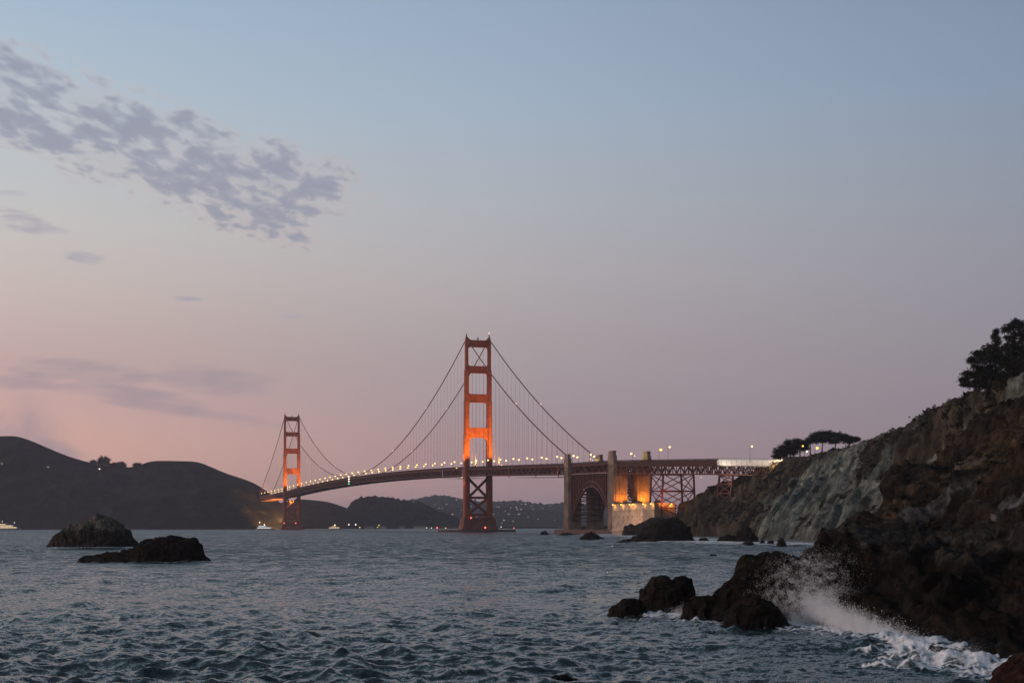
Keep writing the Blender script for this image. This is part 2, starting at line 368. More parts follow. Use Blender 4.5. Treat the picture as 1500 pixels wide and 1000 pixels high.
# ------------------------------------------------------------------ water
# where the sea breaks: (polyline in px,Y ground points, half width m, strength)
def gp(px, Y): return ((px - 750) / F * Y, Y)
SURF = [
    ([gp(1120, 112), gp(1165, 107), gp(1200, 103), gp(1240, 97), gp(1290, 89), gp(1340, 81.5), gp(1385, 77), gp(1430, 74), gp(1490, 72)], 2.3, 1.5),
    ([gp(1060, 106), gp(1110, 103), gp(1160, 100), gp(1215, 95), gp(1275, 87)], 1.9, .8),
    ([gp(1335, 75), gp(1375, 73), gp(1420, 72), gp(1470, 69)], 2.6, 1.0),
    ([gp(945, 118), gp(975, 114.5), gp(1000, 112), gp(1030, 108.5)], 1.8, 1.1),
    ([gp(900, 112), gp(955, 106), gp(1010, 104), gp(1050, 100)], 3.5, .55),
    ([gp(890, 119), gp(915, 114.5), gp(945, 115)], .5, .6),
    ([gp(1020, 640), gp(1050, 615), gp(1085, 592), gp(1115, 570)], 30.0, 1.2),
    ([gp(1150, 540), gp(1185, 540), gp(1225, 530)], 24.0, 1.2),
    ([gp(985, 800), gp(1020, 720), gp(1050, 650)], 26.0, 1.0),
    ([gp(898, 1150), gp(925, 1000), gp(945, 900)], 30.0, 1.0),
    ([gp(900, 660), gp(960, 632), gp(1015, 628)], 6.0, .8),
    ([gp(75, 458), gp(130, 455), gp(200, 460)], 7, .85),
    ([gp(115, 300), gp(180, 289), gp(300, 286)], 4, .6),
]
def build_water():
    rs = [40.0]
    while rs[-1] < 34000:
        r = rs[-1]; rs.append(r + max(.09, min(r * r / 21028, .0062 * r) if r < 3500 else .06 * r))
    rs = np.array(rs); th = np.linspace(R(-24), R(24), 1180)
    r, t = np.meshgrid(rs, th, indexing='ij'); X = (r * np.sin(t)).ravel(); Yv = (r * np.cos(t)).ravel(); rr = r.ravel()
    spacing = np.maximum(np.gradient(rs)[:, None].repeat(len(th), 1).ravel(), rr * (th[1] - th[0]))
    rng = np.random.default_rng(3)
    # calmer, smoother water in front of the breaking waves at the lower right
    pn = np.stack([X * .012, Yv * .012, X * 0], 1); gust = np.clip(1 + .55 * perlin(pn, 4) + .45 * perlin(pn * 3.3, 6), .35, 2)
    lee = np.exp(-(((X - 24) / 17) ** 2 + ((Yv - 80) / 17) ** 2)); gust *= 1 - .75 * lee
    dX = np.zeros_like(X); dYv = np.zeros_like(X); Z = np.zeros_like(X)
    lam = np.concatenate([np.geomspace(.45, 16, 92), [28, 36, 47]])
    for k, L in enumerate(lam):
        a0 = R(28) + rng.normal(0, .75)                # wind from the sea on the left
        kx, ky = math.cos(a0) * 2 * PI / L, math.sin(a0) * 2 * PI / L
        amp = (.0105 * L * (1.0 if L < 2.6 else (2.6 / L) ** 1.2)) * rng.uniform(.6, 1.3)
        if L > 20: amp = .07
        at = np.clip((L / spacing - 2.0) / 2.0, 0, 1)
        ph = kx * X + ky * Yv + rng.uniform(0, 2 * PI)
        g_ = amp * at * (gust if L < 20 else 1)
        Z += g_ * np.cos(ph); dX -= .6 * g_ * np.sin(ph) * math.cos(a0); dYv -= .6 * g_ * np.sin(ph) * math.sin(a0)
    # swell rolling in at the lower right
    for (px, Y0, hgt, wid, ln) in ((1265, 84, .55, 2.6, 9), (1130, 90, .3, 3., 12), (1400, 74.5, .5, 1.6, 3.5)):
        gx, gy = gp(px, Y0); ca, sa = math.cos(R(-28)), math.sin(R(-28))
        q = (X - gx) * ca + (Yv - gy) * sa; n = -(X - gx) * sa + (Yv - gy) * ca + .02 * q * q
        Z += hgt * np.exp(-(n / wid) ** 2 - (q / ln) ** 2)
    foam = np.zeros_like(X)
    for poly, hw, st in SURF:
        d = np.full(len(X), 1e9)
        near = np.zeros(len(X), bool)
        xs = [p[0] for p in poly]; ys = [p[1] for p in poly]
        near = (X > min(xs) - 4 * hw) & (X < max(xs) + 4 * hw) & (Yv > min(ys) - 4 * hw) & (Yv < max(ys) + 4 * hw)
        x, y = X[near], Yv[near]; dd = np.full(len(x), 1e9)
        for (x0, y0), (x1, y1) in zip(poly[:-1], poly[1:]):
            ux, uy = x1 - x0, y1 - y0; L2 = ux * ux + uy * uy
            s_ = np.clip(((x - x0) * ux + (y - y0) * uy) / L2, 0, 1)
            dd = np.minimum(dd, np.hypot(x - x0 - s_ * ux, y - y0 - s_ * uy))
        sc = .55 if hw < 5 else .12
        nz = fbm(np.stack([x * sc, y * sc, x * 0 + st], 1), 4, 9, .6)
        foam[near] = np.maximum(foam[near], st * np.clip(1.35 - dd / hw + nz * .9, 0, 1))
    # a few whitecaps
    foam = np.clip(foam, 0, 1.3)
    # broken water is lumpy where it foams
    k = (foam > .05) & (rr < 140)
    Z[k] += np.clip(foam[k], 0, 1) * (.16 + .30 * fbm(np.stack([X[k] * .9, Yv[k] * .9, X[k] * 0], 1), 5, 33, .6))
    k = (foam > .05) & (rr > 200); Z[k] += np.clip(foam[k], 0, 1) * np.interp(rr[k], [200, 500], [.25, .75])
    crest = np.clip((Z - .30) / .25, 0, 1) * (rr < 400)
    foam = np.maximum(foam, crest * .25)
    V = np.stack([X + dX, Yv + dYv, Z], 1)
    nr, nt = len(rs), len(th); i = np.arange(nr - 1)[:, None] * nt + np.arange(nt - 1)[None]; i = i.ravel()
    q = np.stack([i, i + nt, i + nt + 1, i + 1], 1)[:, ::-1]
    # coarse water all round, outside the picture
    extra = []; ef = []; n0 = len(V); ang = np.linspace(R(24), R(336), 60); R2 = np.geomspace(40, 34000, 30)
    for rad in R2: extra += [(rad * math.sin(a), rad * math.cos(a), -.05) for a in ang]
    for a in range(len(R2) - 1):
        for b in range(len(ang) - 1): ef.append((n0 + a * 60 + b + 1, n0 + (a + 1) * 60 + b + 1, n0 + (a + 1) * 60 + b, n0 + a * 60 + b))
    n1 = n0 + len(extra); extra += [(40 * math.sin(a), 40 * math.cos(a), -.1) for a in np.linspace(0, 2 * PI, 64, endpoint=False)] + [(0, 0, -.1)]
    tr = [(n1 + (i_ + 1) % 64, n1 + i_, n1 + 64) for i_ in range(64)]
    V = np.concatenate([V, np.array(extra)]); q = np.concatenate([q, np.array(ef)])
    foam = np.concatenate([foam, np.zeros(len(extra))])
    m = bpy.data.materials.new('sea_water'); m.use_nodes = True; t_ = NT(m.node_tree); b = t_.n['Principled BSDF']
    co = t_.new('ShaderNodeNewGeometry').outputs['Position']; sx = t_.new('ShaderNodeSeparateXYZ'); t_.l.new(co, sx.inputs[0])
    flat = t_.vec(sx.outputs[0], sx.outputs[1], 0.)
    fa = t_.new('ShaderNodeAttribute', attribute_name='foam').outputs['Fac']
    lace = t_.new('ShaderNodeTexVoronoi', feature='DISTANCE_TO_EDGE'); lace.inputs['Scale'].default_value = 1.1
    wv = t_.new('ShaderNodeVectorMath', operation='ADD'); t_.l.new(flat, wv.inputs[0])
    nn = t_.new('ShaderNodeTexNoise'); nn.inputs['Scale'].default_value = .9; nn.inputs['Detail'].default_value = 5; t_.l.new(flat, nn.inputs['Vector']); t_.l.new(nn.outputs['Color'], wv.inputs[1])
    t_.l.new(wv.outputs[0], lace.inputs['Vector'])
    tex = t_.m('ADD', t_.m('MULTIPLY', t_.noise(flat, 2.6, 8, .7, .5), .75), t_.m('MULTIPLY', t_.mr(lace.outputs['Distance'], .16, .0), .35))
    fm = t_.mr(t_.m('ADD', tex, t_.m('MULTIPLY', t_.m('SUBTRACT', fa, 1.0), .62)), .25, .68)
    fm = t_.m('MULTIPLY', fm, t_.mr(fa, .02, .22))
    t_.l.new(t_.mix(fm, (.005, .017, .017, 1), (.78, .78, .80, 1)), b.inputs['Base Color'])
    t_.put(b.inputs['Roughness'], t_.mr(fm, 0, 1, .12, .8)); b.inputs['IOR'].default_value = 1.333
    # ripples too small for the mesh: tilts of the surface, the same at every distance
    bp = t_.new('ShaderNodeBump'); bp.inputs['Distance'].default_value = .06
    t_.l.new(t_.m('MULTIPLY', fm, t_.noise(flat, 5., 6, .7)), bp.inputs['Height'])
    def tilt(scale, k):
        n_ = t_.new('ShaderNodeTexNoise'); n_.inputs['Scale'].default_value = scale; n_.inputs['Detail'].default_value = 3; n_.inputs['Roughness'].default_value = .6
        t_.l.new(flat, n_.inputs['Vector']); sp_ = t_.new('ShaderNodeSeparateColor'); t_.l.new(n_.outputs['Color'], sp_.inputs[0])
        return [t_.m('MULTIPLY', t_.m('SUBTRACT', sp_.outputs[i_], .5), k) for i_ in (0, 1)]
    r1 = tilt(2.6, .95); r2 = tilt(.45, .9); r3 = tilt(.15, .55); r0 = tilt(8.5, .8); r1 = [t_.m('ADD', a_, b_) for a_, b_ in zip(r0, r1)]
    dist = t_.mr(t_.m('SQRT', t_.m('ADD', t_.m('MULTIPLY', sx.outputs[0], sx.outputs[0]), t_.m('MULTIPLY', sx.outputs[1], sx.outputs[1]))), 80, 420)
    r2 = [t_.m('ADD', a_, b_) for a_, b_ in zip(r2, r3)]
    tv = t_.vec(t_.m('ADD', r1[0], t_.m('MULTIPLY', r2[0], dist)), t_.m('SUBTRACT', t_.m('ADD', r1[1], t_.m('MULTIPLY', r2[1], dist)), t_.m('ADD', .07, t_.m('MULTIPLY', dist, .165))), 0.)
    ad = t_.new('ShaderNodeVectorMath', operation='ADD'); t_.l.new(bp.outputs[0], ad.inputs[0]); t_.l.new(tv, ad.inputs[1])
    nm_ = t_.new('ShaderNodeVectorMath', operation='NORMALIZE'); t_.l.new(ad.outputs[0], nm_.inputs[0]); t_.l.new(nm_.outputs[0], b.inputs['Normal'])
    o = mesh_np('water', V, q, tr, m, smooth=True, attrs={'foam': foam}); o['kind'] = 'structure'
    tag(o, 'choppy blue grey sea water filling the strait', None)
build_water()

# ------------------------------------------------------------------ hills across the water
def hill(name, sky, yb, yc, back, seed, m, label, nx=560, ny=46, amp=.09, tree=0.0, pw=.9):
    pxs = np.array([s_[0] for s_ in sky], float); pys = np.array([s_[1] for s_ in sky], float)
    xs = np.linspace(pxs[0], pxs[-1], nx); ys = np.interp(xs, pxs, pys)
    k = 5; ys = np.convolve(np.pad(ys, k, mode='edge'), np.ones(2 * k + 1) / (2 * k + 1), 'valid')
    Xc = (xs - 750) / F * yc; Zc = np.maximum(EYE + (HZ - ys) / F * yc, -2)
    s_ = np.concatenate([np.linspace(0, 1, ny), 1 + np.linspace(0, 1, 12)[1:]])
    G = np.zeros((len(s_), nx, 3))
    for j, q in enumerate(s_):
        if q <= 1: G[j] = np.stack([Xc * (yb + (yc - yb) * q) / yc * (1 - .0), np.full(nx, yb + (yc - yb) * q), Zc * q ** pw * ((yb + (yc - yb) * q) / yc) - (3 if q == 0 else 0)], 1)
        else: G[j] = np.stack([Xc * (1 + (q - 1) * back / yc), np.full(nx, yc + back * (q - 1)), Zc * (1 - (q - 1) ** 1.5) - 2 * (q - 1)], 1)
    Vv = G.reshape(-1, 3); H = Vv[:, 2].max()
    p = Vv / (H * .9); n = fbm(p, 5, seed, .55, True) - .6
    env = np.clip(Vv[:, 2] / (H * .25), 0, 1) * np.where(np.repeat(s_, nx) <= 1, np.clip((1.02 - np.repeat(s_, nx)) / .2, .12, 1), .3)
    Vv[:, 1] -= n * H * amp * 2.2 * env
    Vv[:, 2] += n * H * amp * .5 * env
    if tree: Vv[:, 2] += tree * np.abs(perlin(np.stack([Vv[:, 0] / tree / 1.3, Vv[:, 1] / tree / 1.3, Vv[:, 0] * 0], 1), seed + 3)) * np.clip(Vv[:, 2] / 20, 0, 1)
    i = (np.arange(len(s_) - 1)[:, None] * nx + np.arange(nx - 1)[None]).ravel()
    o = mesh_np(name, Vv, np.stack([i, i + 1, i + nx + 1, i + nx], 1), None, m, smooth=True)
    o['kind'] = 'structure'; o['label'] = label
    return o
hill('hills', [(-900, 745), (-600, 700), (-350, 672), (-160, 655), (-60, 645), (0, 639), (28, 639), (45, 645), (62, 652), (80, 660), (105, 670), (125, 676), (150, 682), (175, 684), (200, 684), (212, 677), (222, 674.5),
               (290, 676), (300, 680), (330, 693), (365, 704), (380, 711), (395, 722), (405, 731), (420, 745), (436, 764), (446, 778)],
     3120, 3480, 900, 21, M['hill'], 'dark headland falling to the water left of the far bridge tower', amp=.07)
hill('hills', [(400, 738), (440, 731), (470, 733), (485, 736), (500, 741), (515, 746), (560, 760), (600, 778)], 3700, 4100, 500, 22, M['hill'], 'low smooth hill behind the far bridge tower', nx=200)
hill('hills', [(500, 772), (506, 752), (510, 742), (517, 735), (530, 729.5), (550, 728), (572, 729), (590, 734), (610, 737), (622, 738), (634, 744), (645, 752), (665, 758), (690, 770), (700, 780)],
     4150, 4450, 500, 23, M['hillwood'], 'dark wooded hill between the two bridge towers', nx=260, tree=14)
hill('hills', [(560, 748), (585, 738), (600, 733), (615, 730), (640, 726), (655, 727), (675, 731), (700, 735), (730, 735), (760, 734), (785, 738), (800, 739.5), (825, 737), (850, 739), (900, 744), (1000, 752), (1150, 772)],
     6300, 7600, 1500, 24, M['hillwood'], 'far hazy hillside with scattered town lights behind the near tower', nx=420, tree=20, amp=.05)
hill('hills', [(640, 742), (700, 746), (745, 744), (790, 748), (840, 752), (900, 752), (960, 766), (990, 780)], 5600, 6300, 900, 25, M['hillwood'], 'lower hazy hillside in front of the far town', nx=240, tree=16, amp=.05)
hill('hills', [(480, 772.2), (560, 771.2), (640, 770.4), (720, 770.3), (800, 771), (830, 772.6)], 4080, 4160, 200, 26, M['hill'], 'low flat shore at the foot of the wooded hill', nx=120, ny=8)

# ------------------------------------------------------------------ cliffs on the right
def catmull(A_, n):
    A_ = np.asarray(A_, float); m_ = len(A_); t = np.linspace(0, m_ - 1, n); i = np.clip(t.astype(int), 0, m_ - 2); f = (t - i)
    sh = (-1,) + (1,) * (A_.ndim - 1); f = f.reshape(sh)
    p0, p1, p2, p3 = A_[np.maximum(i - 1, 0)], A_[i], A_[i + 1], A_[np.minimum(i + 2, m_ - 1)]
    return .5 * (2 * p1 + (p2 - p0) * f + (2 * p0 - 5 * p1 + 4 * p2 - p3) * f ** 2 + (3 * p1 - p0 - 3 * p2 + p3) * f ** 3)
def normals_grid(G):
    du = np.gradient(G, axis=0); dv = np.gradient(G, axis=1); n = np.cross(du, dv); l = np.linalg.norm(n, axis=2, keepdims=True); return n / np.maximum(l, 1e-9)
def loft(name, cols, nu, nv, disp, m, mask=None, smooth=True):
    """cols: lists of equally many points, foot to top to back; lofted, then broken up along the normals"""
    C = catmull(np.array(cols), nu)                       # nu x k x 3
    G = catmull(np.swapaxes(C, 0, 1), nv); G = np.swapaxes(G, 0, 1)   # nu x nv x 3
    nrm = normals_grid(G); flat = G.reshape(-1, 3)
    d = disp(flat, *np.meshgrid(np.linspace(0, 1, nu), np.linspace(0, 1, nv), indexing='ij'))
    if nrm[..., 1].mean() > 0: nrm = -nrm
    flat = flat + nrm.reshape(-1, 3) * d[:, None]
    i = (np.arange(nu - 1)[:, None] * nv + np.arange(nv - 1)[None]).ravel()
    at = {'mask': mask(flat)} if mask else None
    return mesh_np(name, flat, np.stack([i, i + 1, i + nv + 1, i + nv], 1), None, m, smooth=smooth, attrs=at)
def proj(p): return 750 + F * p[:, 0] / p[:, 1], HZ - F * (p[:, 2] - EYE) / p[:, 1]
def near_line(p, pts):
    d = np.full(len(p), 1e9)
    pts = [np.array(q) for q in pts]
    for a, b in zip(pts[:-1], pts[1:]):
        u_ = b - a; s_ = np.clip(((p - a) @ u_) / (u_ @ u_), 0, 1); d = np.minimum(d, np.linalg.norm(p - a - s_[:, None] * u_, axis=1))
    return d
def cliffcols(rows, prof, back):
    cols = []
    for (bx, Yb, tx, ty, Yt) in rows:
        b = np.array(((bx - 750) / F * Yb, Yb, -1.5)); t = P3(tx, ty, Yt); c = []
        for (s_, h) in prof: q = b + (t - b) * s_; q[2] = -1.5 + (t[2] + 1.5) * h; c.append(q)
        for (dy_, dz_) in back: c.append(t + np.array((dy_ * .45, dy_, dz_)))
        cols.append(c)
    return cols
rowsB = [(968, 1262, 978, 775, 1275), (975, 1235, 986, 757, 1262), (992, 1170, 1003, 734, 1215), (1015, 1080, 1040, 712, 1160), (1045, 960, 1090, 694, 1100), (1075, 850, 1130, 673, 1040),
         (1105, 745, 1185, 664, 950), (1135, 670, 1235, 652, 870), (1175, 600, 1272, 641, 790), (1225, 555, 1325, 618, 700), (1290, 500, 1382, 588, 600),
         (1380, 430, 1422, 571, 520), (1500, 360, 1500, 540, 440), (1640, 300, 1600, 490, 380), (1900, 260, 1850, 440, 340)]
grey_lines = [(P3(1120, 785, 700), P3(1150, 720, 800), P3(1190, 680, 880), P3(1240, 660, 840)),
              (P3(1160, 790, 620), P3(1200, 730, 720), P3(1250, 670, 790)), (P3(1200, 790, 580), P3(1250, 740, 640), P3(1300, 690, 660)),
              (P3(1240, 790, 540), P3(1280, 740, 570)), (P3(1330, 700, 540), P3(1385, 672, 500), P3(1430, 610, 470), P3(1500, 555, 430))]
def maskB(p):
    m_ = np.zeros(len(p))
    d = np.array((.34, .80, .40)); d /= np.linalg.norm(d); e1 = np.cross(d, (0, 0, 1)); e1 /= np.linalg.norm(e1); e2 = np.cross(e1, d)
    rib = fbm(np.stack([p @ e1 / 13, p @ e2 / 13, p @ d / 95], 1), 4, 44, .6)
    for L, wd in zip(grey_lines, (32, 30, 25, 22, 22)): m_ = np.maximum(m_, 1.05 - near_line(p, L) / wd * .75)
    return np.clip(m_ + .75 * rib * (m_ > .02), 0, 1)
def dispB(p, u_, v_):
    v_ = v_.ravel(); u = u_.ravel() + .012 * fbm(p / 30, 3, 49)
    g1 = fbm(np.stack([u * 26, v_ * 1.6, u * 0], 1), 3, 51, .55, True); g2 = fbm(np.stack([u * 80, v_ * 3.2, u * 0 + 3], 1), 3, 54, .55, True)   # ribs and gullies down the slope
    r = 6.0 * (g1 - .6) + 2.2 * (g2 - .6) + 1.3 * fbm(p / 12, 4, 52, .55) + .8 * facet(p / 8, 53)
    return r * np.clip(1.12 - np.abs(v_ - .5), .25, 1) * np.interp(v_, [.4, .6, .7], [1, .22, .15])
cliffB = cl = loft('cliff', cliffcols(rowsB, [(0, 0), (.22, .3), (.5, .56), (.78, .83), (1, 1)], [(40, -1), (160, -6), (420, -22)]), 640, 230, dispB, M['cliffgrey'], maskB)
cl['kind'] = 'structure'; cl['label'] = 'grey and brown sea cliff running from the viaduct end to the right'
rowsC = [(1274, 250, 1277, 800, 258), (1281, 236, 1283, 760, 250), (1290, 224, 1294, 716, 250), (1318, 212, 1315, 695, 252), (1350, 200, 1345, 688, 252), (1385, 190, 1388, 672, 255), (1420, 180, 1412, 642, 262),
         (1450, 170, 1440, 603, 268), (1500, 158, 1480, 592, 262), (1560, 148, 1540, 572, 250), (1640, 140, 1640, 540, 240), (1850, 128, 1850, 500, 222), (2150, 115, 2150, 470, 200)]
def maskC(p):
    px, py = proj(p); n = fbm(p / 9, 4, 77)
    a = np.clip(1.1 - near_line(p, [P3(1410, 790, 190), P3(1440, 750, 200), P3(1500, 740, 195)]) / 7, 0, 1)
    b = np.clip(1.0 - near_line(p, [P3(1330, 750, 222), P3(1420, 720, 222), P3(1500, 705, 215)]) / 5, 0, .8)
    return np.clip(np.maximum(a, b) + n * .3, 0, 1)
def dispC(p, u_, v_):
    v_ = v_.ravel(); bl = np.clip(1.2 - v_, .2, 1)
    zz = (p[:, 2] + .12 * p[:, 0] + 1.6 * fbm(p / 16, 3, 66)) / 3.4; led = (zz - np.floor(zz)); led = np.where(led < .75, led / .75, (1 - led) * 4) - .5   # ledges
    return (.9 * led + 5.5 * facet(p / 15, 61) + 1.8 * fbm(p / 14, 3, 62, .5, True) - 1.0 + 1.5 * facet(p / 5, 63) + .8 * facet(p / 2, 65) + .35 * fbm(p / 3, 4, 64, .55)) * np.where(v_ > .62, .45, 1.) * bl
cliffC = cl = loft('cliff', cliffcols(rowsC, [(0, 0), (.12, .24), (.34, .44), (.52, .60), (.7, .84), (1, 1)], [(14, -1.5), (60, -9), (120, -28)]), 560, 300, dispC, M['cliffbrown'], maskC)
cl['kind'] = 'structure'; cl['label'] = 'nearer brown craggy cliff at the right edge above the dark shelf'
rowsD = [(1178, 118.5, 1186, 842, 121), (1184, 116, 1194, 818, 124), (1200, 111, 1222, 800, 125), (1232, 104, 1248, 791, 125), (1280, 96, 1300, 793, 121), (1325, 87, 1350, 796, 118), (1368, 80.5, 1390, 799, 114), (1415, 76, 1450, 804, 108),
         (1475, 73.5, 1500, 800, 102), (1580, 70, 1600, 800, 95), (1760, 64, 1790, 792, 88), (2050, 56, 2100, 770, 78)]
def maskD(p):
    n = fbm(p / 4, 4, 78); return np.clip((p[:, 2] - 4.3) * .55 + n * .6, 0, 1) * (p[:, 0] > 27)
def dispD(p, u_, v_):
    v_ = v_.ravel(); zz = (p[:, 2] + .22 * p[:, 0] - .1 * p[:, 1] + .5 * fbm(p / 5, 3, 76)) / 1.25; led = zz - np.floor(zz); led = np.where(led < .7, led / .7, (1 - led) / .3) - .5   # tilted beds
    return (.5 * led + 2.4 * facet(p / 7, 71) + .9 * facet(p / 2.6, 72) + .4 * facet(p / 1.1, 79) + .5 * fbm(p / 5, 3, 73, .5, True) - .35 + .16 * fbm(p / 1.1, 4, 74, .6)) * np.where(v_ > .6, .4, .85)
od = loft('rock_outcrop', cliffcols(rowsD, [(0, 0), (.1, .28), (.35, .52), (.62, .8), (1, 1)], [(10, .2), (40, .0), (110, 1.0), (200, .5)]), 560, 320, dispD, M['outcrop'], maskD)
tag(od, 'long dark rock shelf below the brown cliff with surf running up it', 'rock')
def scrub(src, n, size, seed, m, label):
    rng = np.random.default_rng(seed); me = src.data
    v = np.zeros(len(me.vertices) * 3, np.float32); me.vertices.foreach_get('co', v); v = v.reshape(-1, 3)
    mk = np.zeros(len(v), np.float32); me.attributes['mask'].data.foreach_get('value', mk)
    nz = fbm(v.astype(float) / 22, 3, seed)
    ok = np.where((mk < .45) & (v[:, 2] > 6) & (nz > -.05) & (v[:, 1] < 1150))[0]; c = v[rng.choice(ok, n)]
    k = 16; s_ = np.repeat(rng.uniform(.4, 1.5, n) ** 1.4 * size, k)[:, None]
    p = np.repeat(c, k, 0) + rng.normal(0, .42, (n * k, 3)) * s_ * (1, 1, .6) + (0, -.1, .15)
    e1 = rng.normal(size=p.shape); e1 /= np.linalg.norm(e1, axis=1)[:, None]; e2 = np.cross(e1, rng.normal(size=p.shape)); e2 /= np.linalg.norm(e2, axis=1)[:, None]
    l = s_ * rng.uniform(.25, .6, (n * k, 1)); V = np.stack([p - e1 * l, p - e2 * l * .4, p + e1 * l, p + e2 * l * .4], 1).reshape(-1, 3)
    o = mesh_np('scrub', V, np.arange(len(p) * 4).reshape(-1, 4), None, m); o['kind'] = 'stuff'; o['label'] = label
M['scrub'] = leafmat('coastal_scrub', (.009, .009, .006), (.03, .025, .015))
scrub(cliffB, 3600, 1.5, 5, M['scrub'], 'dark low scrub on the grey cliff slope'); scrub(cliffC, 1300, .55, 6, M['scrub'], 'dark low scrub on the near brown cliff')
# narrow sand at the cliff foot
bm_ = []
for px, Y in ((1095, 640), (1130, 585), (1165, 545), (1200, 525), (1235, 508), (1290, 480), (1400, 400)):
    g0 = gp(px, Y); bm_.append([np.array((g0[0] - 4, g0[1] - 14, -.5)), np.array((g0[0], g0[1], .2)), np.array((g0[0] + 14, g0[1] + 30, .8)), np.array((g0[0] + 40, g0[1] + 90, 1.5))])
M['sand'] = mat('wet_sand', (.13, .105, .09), .8, .2, .1)
bs = loft('beach', bm_, 120, 30, lambda p, a, b: .25 * fbm(p / 12, 4, 5), M['sand']); bs['kind'] = 'structure'; bs['label'] = 'strip of wet sand at the foot of the grey cliff'

# ------------------------------------------------------------------ rocks in the water
def rock(label, prof, Y, depth, seed, m='rockdark', group=None, rough=1.0, nx=None, na=None, mask=None, cell=None):
    """prof: silhouette (px, py) from left to right at distance Y; a rounded body of real depth, broken into faces"""
    px = np.array([q[0] for q in prof], float); py = np.array([q[1] for q in prof], float)
    sz = (px[-1] - px[0]) / F * Y
    nx = nx or int(np.clip(sz * 1502 / Y * 3, 60, 420)); na = na or int(nx * .62)
    xs = np.linspace(px[0], px[-1], nx); hs = np.maximum(EYE + (HZ - np.interp(xs, px, py)) / F * Y, 0)
    X = (xs - 750) / F * Y; u_ = np.linspace(-1, 1, nx)
    D = depth * np.sqrt(np.clip(1 - np.abs(u_) ** 2.6, .0, 1)) * np.clip(hs / hs.max() + .25, .3, 1) + .02
    a = np.linspace(-.12 * PI, 1.12 * PI, na)
    ca, sa = np.cos(a), np.sin(a)
    sh = np.sign(sa) * np.abs(sa) ** .72
    G = np.stack([np.repeat(X[:, None], na, 1), Y - D[:, None] * ca[None], (hs[:, None] + .25) * np.where(sh < 0, sh * 2.0, sh)[None] - .25 * 0], 2)
    nrm = normals_grid(G); p = G.reshape(-1, 3)
    c = cell or max(hs.max(), .4) * .55
    d = .42 * facet(p / c, seed) + .2 * facet(p / c * 2.6, seed + 1) + .17 * fbm(p / c * 1.3, 4, seed + 2, .55) + .05 * facet(p / c * 6, seed + 3)
    n = nrm.reshape(-1, 3)
    if (n[:, 2] * (p[:, 2] > 0)).sum() < 0: n = -n
    edge = np.repeat(np.clip((1 - np.abs(u_)) / .12, .5, 1), na)
    p = p + n * (d * c * .62 * rough * edge)[:, None]
    i = (np.arange(nx - 1)[:, None] * na + np.arange(na - 1)[None]).ravel()
    q = np.stack([i, i + na, i + na + 1, i + 1], 1)
    o = mesh_np('rock', p, q, None, M[m], smooth=True, attrs={'mask': mask(p)} if mask else None)
    o.data.polygons.foreach_set('use_smooth', np.ones(len(o.data.polygons), bool))
    return tag(o, label, 'rock', group)
rock('large rounded sea rock with pale grey top off the headland', [(69, 806), (72, 797), (84, 782), (97, 774), (118, 769), (130, 760), (145, 757.5), (162, 761), (174, 767), (183, 777), (197, 789), (210, 800), (213, 806)],
     467, 9, 101, 'rockguano', mask=lambda p: np.clip((p[:, 2] - 4.2) / 3.5 + .35 * fbm(p / 3, 4, 3), 0, 1), rough=.8)
rock('low dark sea rock with a long tail to the left', [(112, 822), (118, 818.5), (140, 814), (152, 811), (165, 809), (180, 808), (197, 806), (207, 799), (213, 792), (226, 790), (238, 788), (252, 785.5), (263, 788), (277, 789), (288, 792), (292, 800), (300, 814), (309, 822)],
     292, 5.5, 110, 'rockdark', rough=.75)
rock('big dark domed rock offshore in front of the fort', [(903, 795), (915, 791), (935, 786), (946, 780), (953, 772), (960, 765), (972, 760.5), (988, 760), (999, 763), (1007, 772), (1014, 784), (1022, 795)], 630, 10, 120, rough=.7)
rock('grey lumpy rock against the fort wall foot', [(911, 784), (914, 772), (922, 769), (930, 771), (940, 765), (955, 760), (970, 758), (985, 762), (1000, 772), (1008, 790)], 1020, 14, 126, 'rockguano', rough=.7, mask=lambda p: p[:, 2] * 0 + .25)
rock('small flat rock just right of the big domed rock', [(1021, 796), (1026, 789), (1034, 788), (1042, 796)], 620, 3, 130)
rock('dark jagged rock left of the grey cliff foot', [(1047, 797), (1055, 788), (1066, 783), (1078, 786), (1088, 797)], 610, 5, 133)
rock('taller dark pointed rock at the grey cliff foot', [(1076, 798), (1082, 781), (1092, 772), (1099, 775), (1106, 786), (1113, 799)], 590, 6, 136)
rock('pale-capped low rock in the surf at the cliff foot', [(1083, 801), (1090, 795), (1098, 792), (1110, 801)], 530, 2.5, 139, 'rockguano', mask=lambda p: p[:, 2] * 0 + .3)
rock('short stubby rock in the surf left of two round ones', [(1112, 800), (1115, 791), (1119, 792), (1121, 800)], 545, 1.6, 140)
rock('left of two round boulders off the sand strip', [(1122, 801), (1126, 793), (1132, 792), (1136, 801)], 530, 2, 142)
rock('right and larger of two round boulders off the sand strip', [(1137, 803), (1140, 792), (1146, 789), (1150, 795), (1153, 803)], 510, 2.5, 145)
rock('tiny dark boulder at the edge of the sand', [(1160, 802), (1164, 798.5), (1168, 799), (1171, 802)], 505, 1.4, 147)
rock('small round rock in open water left of the arch', [(790, 784), (793, 779), (799, 777.5), (805, 784)], 1200, 4, 150)
rock('low dark rock in front of the arch piers', [(848, 791), (855, 783), (866, 779.5), (876, 784), (887, 791)], 780, 5, 153)
rock('flat ledge of rock at the first pylon foot', [(815, 786), (823, 781), (835, 780.5), (848, 786)], 1120, 5, 156)
rock('thin sliver of rock awash in the channel', [(1040, 815), (1044, 812.5), (1050, 815)], 355, .6, 158)
rock('low slab rock at the left end of the near group', [(889, 907), (897, 893), (912, 883), (928, 880.5), (938, 884), (946, 894), (948, 908)], 116, 1.6, 160, rough=1.0)
